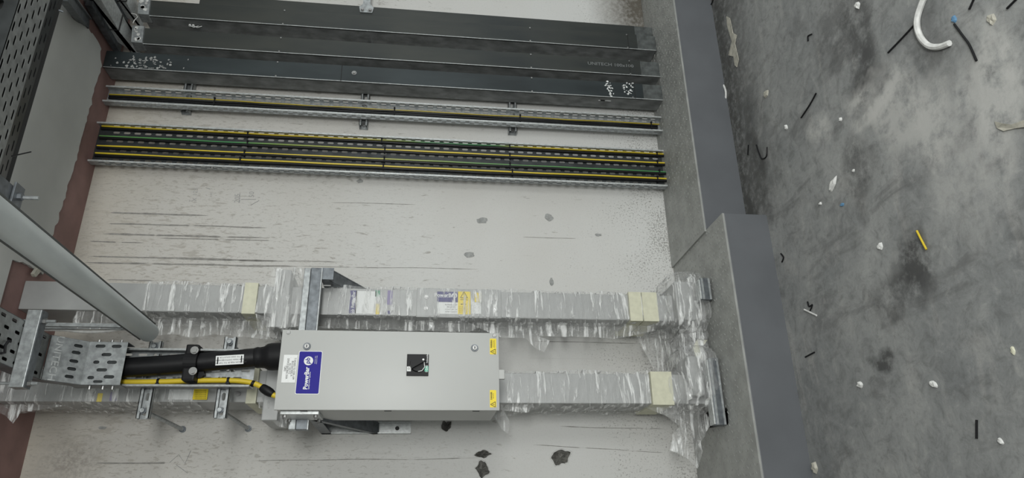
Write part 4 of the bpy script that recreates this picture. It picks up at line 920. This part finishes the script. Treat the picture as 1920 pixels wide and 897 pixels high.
# folded tray bend with its covers
bend = thing('tray_bend', tuple(W(160, 680, -.5)), 'folded galvanised tray bend embossed with lettering above the thick cable', 'cable tray')
YA = -.540
def quad_sheet(P, slots_uv, th, up):      # P: 4 corners tl,tr,br,bl ; slots in fractional (s,t)
    o = P[3]; ex = (P[2] - P[3]); ey = (P[0] - P[3]); Lx, Ly = ex.length, ey.length; n_ = ex.cross(ey).normalized()
    if n_.dot(up) < 0: n_ = -n_
    ex_, = (ex / Lx,); ey_ = (ey - ex_ * ey.dot(ex_)).normalized()
    loc = lambda p: ((p - o).dot(ex_), (p - o).dot(ey_))
    m_ = MB(); sheet(m_, [loc(P[3]), loc(P[2]), loc(P[1]), loc(P[0])], [slot(s * Lx, t_ * Ly, l, w_, 'x') for s, t_, l, w_ in slots_uv], o, ex_, ey_, n_, th)
    return m_, o, ex_, ey_, n_
za1, za0_ = za(160, 682, YA), za(233, 682, YA)
xA0, xA1 = W(195, 722, YA).x, W(195, 642, YA).x
PA = [Vector((xA1, YA, za1)), Vector((xA1, YA, za0_)), Vector((xA0, YA, za0_)), Vector((xA0, YA, za1))]
sl = [(.30, .90, .032, .011), (.72, .90, .032, .011), (.50, .70, .032, .011), (.28, .52, .02, .011), (.68, .52, .032, .011), (.46, .34, .034, .011), (.22, .16, .022, .011), (.68, .18, .034, .011), (.42, -.0 + .07, .03, .009)]
m_, *_ = quad_sheet(PA, sl, .0015, NF); obj('cover_plate', m_, 'galv', bend)
for xx in (xA0, xA1): 
    m_ = MB(); m_.box(xx - .001, xx + .001, YA, YA + .06, za0_, za1); obj('cover_side', m_, 'galv_dark', bend)
m_ = MB(); m_.box(xA0 + .004, xA1 - .004, YA + .003, YA + .004, za0_ + .006, za1); obj('dark_back_sheet', m_, 'tray_dark', bend)  # dark sheet set just behind the slotted cover
# second fold: climbs 45 degrees out of the wall plane
yb2 = YA; 
for _ in range(60):
    zt2 = za1 + (YA - yb2) * 1.05; c = Vector(((xA0 + xA1) / 2, yb2, zt2)); d = c - CAM; u_ = 960 - d.dot(UU) / d.dot(FF) * FPX
    if u_ < 90: break
    yb2 -= .005
PB = [Vector((xA1, yb2, zt2)), Vector((xA1, YA, za1)), Vector((xA0, YA, za1)), Vector((xA0, yb2, zt2))]
sl = [(.72, .86, .028, .0105), (.70, .70, .028, .0105), (.69, .50, .028, .0105), (.68, .32, .028, .0105), (.66, .14, .028, .0105)]
m_, o_, e1, e2, nn = quad_sheet(PB, sl, .0015, NF); obj('cover_plate', m_, 'galv', bend)
LB = (PB[1] - PB[0]).length; WB = (PB[0] - PB[3]).length
m_ = MB(); put_text(m_, 'UNITECH', o_ + e1 * LB * .22 + e2 * WB * .5 + nn * .003, -e2, e1, .030, .012, sx=1.15); obj('embossed_lettering', m_, 'galv_bright', bend, label='embossed lettering')
for xx in (xA0, xA1):
    m_ = MB(); m_.prism([(yb2, zt2), (YA, za1), (YA + .055, za1), (yb2 + .01, zt2 + .055)], (xx - .001, 0, 0), (0, 1, 0), EZ, (.002, 0, 0)); obj('cover_side', m_, 'galv_dark', bend)
m_ = MB(); nb = -nn * .005; m_.add([PB[0] + nb, PB[1] + nb, PB[2] + nb, PB[3] + nb], [(0, 1, 2, 3)]); obj('dark_back_sheet', m_, 'tray_dark', bend)  # dark sheet just behind the tilted cover
for xx, s_ in ((xA1, 1), (xA0, -1)):
    for zz in (za0_ + .03, za0_ + .06, za1 - .02):
        m_ = MB(); m_.cyl((xx, YA + .02, zz), (s_, 0, 0), .005, .012, 8); obj('side_bolt', m_, 'steel', bend)
# tray running on towards the room, level under the soffit
zc = zt2 + .004; yend = -1.75
t = thing('cable_tray', ((xA0 + xA1) / 2, yb2 - .3, zc), 'slotted tray running out under the soffit from the folded bend', 'cable tray')
Ly = yb2 - yend; n = int(Ly / .06); Wd = xA1 - xA0
hs = [slot((i + .6 + .5 * (k % 2)) * .06, Wd * f, .03, .010, 'x') for k, f in enumerate((.1, .3, .5, .7, .9)) for i in range(n)]
m_ = MB(); sheet(m_, [(0, 0), (Ly, 0), (Ly, Wd), (0, Wd)], hs, (xA0, yb2, zc), (0, -1, 0), EX, EZ, .0015); obj('tray_base', m_, 'tray_mid', t)
for xx in (xA0, xA1):
    m_ = MB(); m_.box(xx - .0008, xx + .0008, yend, yb2, zc, zc + .05); obj('tray_side', m_, 'galv_dark', t)
m_ = MB(); m_.box(xA0 + .01, xA1 - .01, yend, yb2, zc + .012, zc + .014); obj('slot_shade_sheet', m_, 'gap_black', t)  # black sheet added above the base as shade in the slots
m_ = MB(); q = [F(u, v, zc - .006) for u, v in ((2, 663), (9, 662), (10, 648), (16, 640), (20, 641))]; m_.tube(q, .004, 6); obj('cable_tie', m_, 'black_plastic', t)
# trapeze strut below it with its rods
a, b = F(67, 580, zc - .025), F(33, 727, zc - .025); yt = (a.y + b.y) / 2
t = thing('trapeze_strut', ((a.x + b.x) / 2, yt, zc - .04), 'galvanised strut crossing under the slotted tray on threaded rods', 'strut')
m_ = MB(); m_.bbox(a.x, b.x, yt, yt + .041, zc - .041, zc - .001, .002); obj('strut_channel', m_, 'galv', t)
m_ = MB(); m_.box(b.x, a.x, yt + .003, yt + .038, zc - .0425, zc - .041); obj('strut_underside', m_, 'galv_dark', t)
for (u, v, uu) in ((62, 592, 107), (45, 717, 52)):
    p = F(u, v, zc - .041); p.x = min(max(p.x, b.x + .012), a.x - .012); zz = za(uu, v, yt + .02)
    m_ = MB(); m_.tube([(p.x, yt + .02, min(zz, zc - .07)), (p.x, yt + .02, CEIL - .002)], .0048, 8); rd = obj('threaded_rod', m_, 'galv', t, True)
    m_ = MB(); m_.hexhead((p.x, yt + .02, zc - .043), (0, 0, -1), .0095, .009); obj('rod_nut', m_, 'steel', rd)
m_ = MB(); q = cr([W(u, v, -.25) for u, v in ((70, 618), (120, 619), (150, 622), (190, 622), (225, 618), (245, 617))]); m_.tube(q, .006, 8); obj('white_cable', m_, 'debris_white', label='thin white cable running up behind the tray bend', cat='cable')
m_ = MB(); m_.tube([W(75, 615, -.27), W(245, 615.5, -.27)], .006, 8); obj('wall_conduit', m_, 'galv', label='thin grey conduit running up behind the tray bend', cat='conduit')

# ------------------------------------------------------------------ big tray below the soffit
zt_ = 2.50; ye_ = -1.11; xe0, xe1 = F(30, 352, zt_).x - .02, 2.6
t = thing('ceiling_tray', (1.7, -1.4, zt_), 'wide dark perforated cable tray hung below the soffit', 'cable tray')
yb_ = ye_ - .075; ynear = F(14, 70, 2.5).y
L = xe1 - xe0; n = int(L / .062); Wd = yb_ - ynear
nr = max(3, int(Wd / .0195)); rows = [Wd * (k + .5) / nr for k in range(nr)]
hs = [slot((i + .6 + .5 * (k % 2)) * .062, rr, .034, .0085, 'x') for k, rr in enumerate(rows) for i in range(n - 1)]
m_ = MB(); sheet(m_, [(0, 0), (L, 0), (L, Wd), (0, Wd)], hs, (xe0, ynear, zt_), EX, (0, 1, 0), EZ, .0015); obj('tray_base', m_, 'tray_mid', t)
ey = Vector((0, .075, .022)).normalized(); Wf = math.hypot(.075, .022)
hs = [slot((i + .6 + .5 * (k % 2)) * .062, Wf * (.28 + .42 * k), .036, .010, 'x') for k in range(2) for i in range(n - 1)]
m_ = MB(); sheet(m_, [(0, 0), (L, 0), (L, Wf), (0, Wf)], hs, (xe0, yb_, zt_), EX, ey, EX.cross(ey), .0015); obj('tray_edge', m_, 'tray_dark', t)
hs = [slot((i + .6) * .062, .045, .036, .016, 'x') for i in range(n - 1)]
m_ = MB(); sheet(m_, [(0, 0), (L, 0), (L, .09), (0, .09)], hs, (xe0, ynear, zt_), EX, EZ, (0, 1, 0), .0015); obj('tray_side', m_, 'tray_dark', t)
m_ = MB(); m_.box(xe0, xe1, ynear + .004, ye_ + .02, zt_ + .022, zt_ + .026); obj('slot_shade_sheet', m_, 'gap_black', t)  # black backing added as painted shade behind the base slots
m_ = MB(); m_.box(xe0, xe1, ynear + .02, ynear + .024, zt_ + .004, zt_ + .1); obj('slot_shade_sheet', m_, 'gap_black', t)  # upright black backing, painted shade behind the side slots
m_ = MB(); p = F(113, 35, zt_ + .02); m_.cyl((p.x, ye_ - .01, p.z - .012), (0, .5, -.8), .003, .012, 8); obj('edge_bolt', m_, 'galv_dark', t)
m_ = MB(); m_.tube([F(22, 293, zt_ - .01), F(58, 285, zt_ - .015)], .002, 5); obj('tie_tail', m_, 'black_plastic', t)
a = F(20, 376, zt_ - .02); t = thing('tray_hanger', tuple(a), 'dark steel hanger under the perforated tray with a protruding rod', 'strut')
m_ = MB(); m_.bbox(a.x - .022, a.x + .022, ynear - .05, a.y + .01, zt_ - .045, zt_ - .003, .003); obj('hanger_channel', m_, 'galv_dark', t)
m_ = MB(); m_.bbox(a.x - .032, a.x + .032, a.y - .05, a.y - .005, zt_ - .052, zt_ - .046, .001).hexhead((a.x, a.y - .025, zt_ - .052), (0, 0, -1), .011, .010); obj('square_washer', m_, 'galv_dark', t)
m_ = MB(); m_.tube([(a.x, a.y - .02, zt_ - .10), (a.x, a.y - .02, CEIL - .013)], .0055, 8); obj('threaded_rod', m_, 'galv', t, True)

# ------------------------------------------------------------------ long batten fitting
P1 = CAM + ray(284, 628) * 2.42; P0 = CAM + ray(-60, 362) * 1.28
d = (P0 - P1).normalized(); tc2 = CAM - (P0 + P1) / 2; nrm = (tc2 - d * tc2.dot(d)).normalized(); sd = d.cross(nrm)
t = thing('batten_fitting', tuple(P1), 'long dull grey rounded batten fitting reaching diagonally from the ceiling tray', 'light fitting')
L = (P0 - P1).length; hw = .0315
prof = [(-hw, -.012), (-hw, .004)] + [(-hw * .95 * math.cos(a), .004 + .022 * math.sin(a)) for a in [math.pi * k / 10 for k in range(1, 10)]] + [(hw, .004), (hw, -.012)]
def sweep(m_, prof, rings):
    k = len(prof); vs = []
    for (dist, sc) in rings:
        for x, y in prof: vs.append(P1 + d * dist + sd * x * sc + nrm * y * (sc if y > 0 else 1))
    fs = [(i * k + j, i * k + (j + 1) % k, (i + 1) * k + (j + 1) % k, (i + 1) * k + j) for i in range(len(rings) - 1) for j in range(k)]
    m_.add(vs, fs + [tuple(range(k))[::-1], tuple(range((len(rings) - 1) * k, len(rings) * k))])
m_ = MB(); sweep(m_, prof, [(0, .55), (.006, .8), (.016, .95), (.03, 1), (L, 1)]); obj('diffuser', m_, 'batten_body', t, True)
m_ = MB(); m_.bar(P1 + d * .012 - nrm * .020, P0 - nrm * .020, hw * 2 + .010, .018, nrm); obj('batten_tray', m_, 'batten_edge', t)
q = P1 + d * .05 - nrm * .03
m_ = MB(); m_.bar(q, Vector((q.x, q.y, CEIL - .001)), .012, .012, EX); obj('drop_rod', m_, 'galv', t)
q = P1 + d * (L - .1) - nrm * .03
m_ = MB(); m_.bar(q, Vector((q.x, q.y, CEIL - .013)), .012, .012, EX); obj('drop_rod', m_, 'galv', t)

# ------------------------------------------------------------------ floor litter
def fz(u, v, z=0.0): return F(u, v, z)
def strand(name, pix, r, m, lab, cat, group=None, n=8):
    pts = cr([fz(u, v, r) for u, v in pix], 6) if len(pix) > 2 else [fz(u, v, r) for u, v in pix]
    m_ = MB(); m_.tube(pts, r, n); return obj(name, m_, m, None, True, lab, cat, group)
strand('cable_offcut', [(1738, -14), (1727, 10), (1719, 40), (1724, 66), (1740, 85), (1760, 88), (1780, 81)], .0085, 'debris_white', 'large curled white cable offcut on the floor', 'cable offcut')
strand('cable_offcut', [(1350, 152), (1358, 163), (1361, 180), (1355, 213)], .0045, 'debris_white', 'small curved white cable offcut against the shallow kerb', 'cable offcut')
strand('cable_offcut', [(1719, 433), (1727, 449), (1737, 468)], .0030, 'yellow_cable', 'short yellow cable offcut on the floor', 'cable offcut')
TG = 'black cable tie scraps on the floor'
for pix, lab in (([(1665, 99), (1690, 73), (1714, 47)], 'long straight black tie scrap touching the curled white offcut'), ([(1789, 45), (1806, 68), (1818, 85), (1831, 114)], 'bent black tie scrap just below the curled white offcut'),
                 ([(1502, 221), (1518, 197), (1530, 175)], 'straight black tie scrap beside two round floor stains'), ([(1515, 77), (1515, 68), (1522, 64)], 'tiny hooked black tie scrap near the top of the floor'),
                 ([(1418, 272), (1424, 290), (1429, 298), (1437, 293), (1438, 276)], 'J-shaped black tie scrap near the kerb corner'), ([(1403, 272), (1402, 291)], 'tiny straight black tie scrap next to the J-shaped one'),
                 ([(1464, 476), (1469, 483), (1466, 492)], 'small crooked black tie scrap beside the deeper kerb'), ([(1510, 670), (1527, 661)], 'short straight black tie scrap in front of the deeper kerb'),
                 ([(1514, 566), (1517, 575), (1523, 572), (1519, 583)], 'squiggly black tie scrap next to the white stick'), ([(1817, 18), (1826, -2)], 'black tie scrap at the upper picture edge, near the curled offcut'),
                 ([(1888, 16), (1906, -2)], 'black tie scrap in the upper right picture corner'), ([(1831, 788), (1831, 823)], 'straight black tie scrap alone at the lower right of the floor'), ([(1325, 22), (1335, 5), (1338, -5)], 'thin black tie scrap in the dirt by the shallow kerb')):
    strand('tie_scrap', pix, .0028, 'black_plastic', lab, 'cable tie', TG, 6)
strand('white_stick', [(1508, 581), (1531, 592)], .0032, 'debris_white', 'thin white plastic stick on the floor before the deeper kerb', 'plastic stick')
rnd = random.Random(21)
def crumb(u, v, a, b, rot, h, m, lab, cat='debris', group='crumbs of rubble on the floor'):
    p = fz(u, v); k = 10; bp = blob_poly(k, a, b, .12, rnd); ex = Vector((math.cos(rot), math.sin(rot), 0)); ey = Vector((-ex.y, ex.x, 0))
    vs = [p + ex * q[0] + ey * q[1] for q in bp] + [p + ex * q[0] * .75 + ey * q[1] * .75 + EZ * h * (0.7 + .6 * rnd.random()) for q in bp] + [p + EZ * h * 1.1]
    m_ = MB(); m_.add(vs, [(i, (i + 1) % k, k + (i + 1) % k, k + i) for i in range(k)] + [(k + i, k + (i + 1) % k, 2 * k) for i in range(k)] + [tuple(range(k))[::-1]])
    obj('rubble_crumb', m_, m, None, False, lab, cat, group)
for a in ((1609, 10, .012, .010, 0, .008, 'debris_white', 'white crumb at the upper edge of the floor'), (1475, 239, .010, .008, 0, .007, 'debris_white', 'white crumb left of the black straight tie scrap'),
          (1563, 346, .028, .010, 2.2, .008, 'debris_white', 'elongated white flake in the middle of the floor'), (1860, 36, .018, .012, .3, .006, 'debris_cream', 'pale flat crumb near the upper right corner'),
          (1652, 462, .012, .010, 0, .008, 'debris_white', 'white crumb beside the dark smear'), (1614, 722, .010, .010, 0, .008, 'debris_white', 'white crumb lone on the lower floor'),
          (1752, 721, .014, .008, 1, .007, 'debris_white', 'white flake right of the lower floor crumb'), (1529, 877, .018, .014, 0, .010, 'debris_cream', 'cream lump at the foot of the deeper kerb'),
          (1437, 176, .016, .018, 0, .006, 'debris_cream', 'pale round plaster blob between kerb and round stains'), (1577, 224, .007, .006, 0, .006, 'debris_white', 'tiny white crumb beside light dust'),
          (1539, 382, .006, .006, 0, .005, 'debris_white', 'tiny white crumb below the elongated flake'), (1601, 320, .006, .005, 0, .005, 'debris_white', 'tiny white crumb above the elongated flake'),
          (1877, 828, .010, .006, .5, .005, 'debris_white', 'tiny white flake at the lower right corner'), (1455, 800, .004, .004, 0, .004, 'debris_white', 'speck of plaster against the deeper kerb'),
          (1790, 36, .010, .008, 0, .006, 'debris_blue', 'blue plastic bit inside the curled white offcut'), (1580, 384, .006, .008, 0, .006, 'debris_blue', 'blue plastic bit below the elongated white flake'),
          (1900, 658, .010, .006, 0, .004, 'tape', 'yellowish scrap at the right edge of the floor')):
    if a[0] > 1450 or a[1] < 300: crumb(*a)
def paper(name, pix, lab, m, th=.002):
    ps = [fz(u, v, .001) for u, v in pix]; k = len(ps); m_ = MB()
    m_.add([p + EZ * .004 * abs(noise.noise(p * 20)) for p in ps] + [p + EZ * (th + .008 * abs(noise.noise(p * 20))) for p in ps], [tuple(range(k))[::-1], tuple(range(k, 2 * k))] + [(i, (i + 1) % k, k + (i + 1) % k, k + i) for i in range(k)])
    obj(name, m_, m, None, False, lab, 'scrap', 'torn tape scraps on the floor')
paper('tape_scrap', [(1363, 31), (1369, 34), (1376, 62), (1382, 66), (1379, 82), (1386, 112), (1383, 126), (1378, 122), (1376, 106), (1367, 104), (1373, 78), (1364, 48)], 'long torn cream tape scrap lying along the shallow kerb', 'debris_cream')
paper('tape_scrap', [(1866, 228), (1884, 232), (1900, 234), (1925, 225), (1930, 238), (1905, 241), (1884, 246), (1870, 240)], 'torn cream tape scrap at the right edge of the picture', 'debris_cream')

# housings and tripods for the fill lamps added behind the viewer
for loc, tg_, lab in (((0.45, -3.95, 1.50), (1.2, 0, .85), 'added fill lamp on a tripod behind the viewer, nearer one'), ((2.1, -4.7, 1.42), (1.3, 0, .7), 'added fill lamp on a tripod behind the viewer, farther one')):
    t = thing('added_fill_lamp', (loc[0], loc[1], 0), lab, 'lamp', 'fill lamps added behind the viewer')
    dr = (Vector(tg_) - Vector(loc)).normalized(); c = Vector(loc) - dr * .05; rt_ = dr.cross(EZ).normalized()
    m_ = MB(); m_.bar(c - rt_ * .45, c + rt_ * .45, .06, .70, EZ); obj('lamp_head', m_, 'lamp_housing', t)
    b_ = c - dr * .05
    m_ = MB(); m_.tube([b_, (b_.x, b_.y, .45)], .014, 10); obj('pole', m_, 'galv_dark', t)
    for k in range(3):
        a = 2.1 * k + .5; m_ = MB(); m_.tube([(b_.x, b_.y, .55), (b_.x + .4 * math.cos(a), b_.y + .4 * math.sin(a), .008)], .009, 8); obj('leg', m_, 'galv_dark', t)
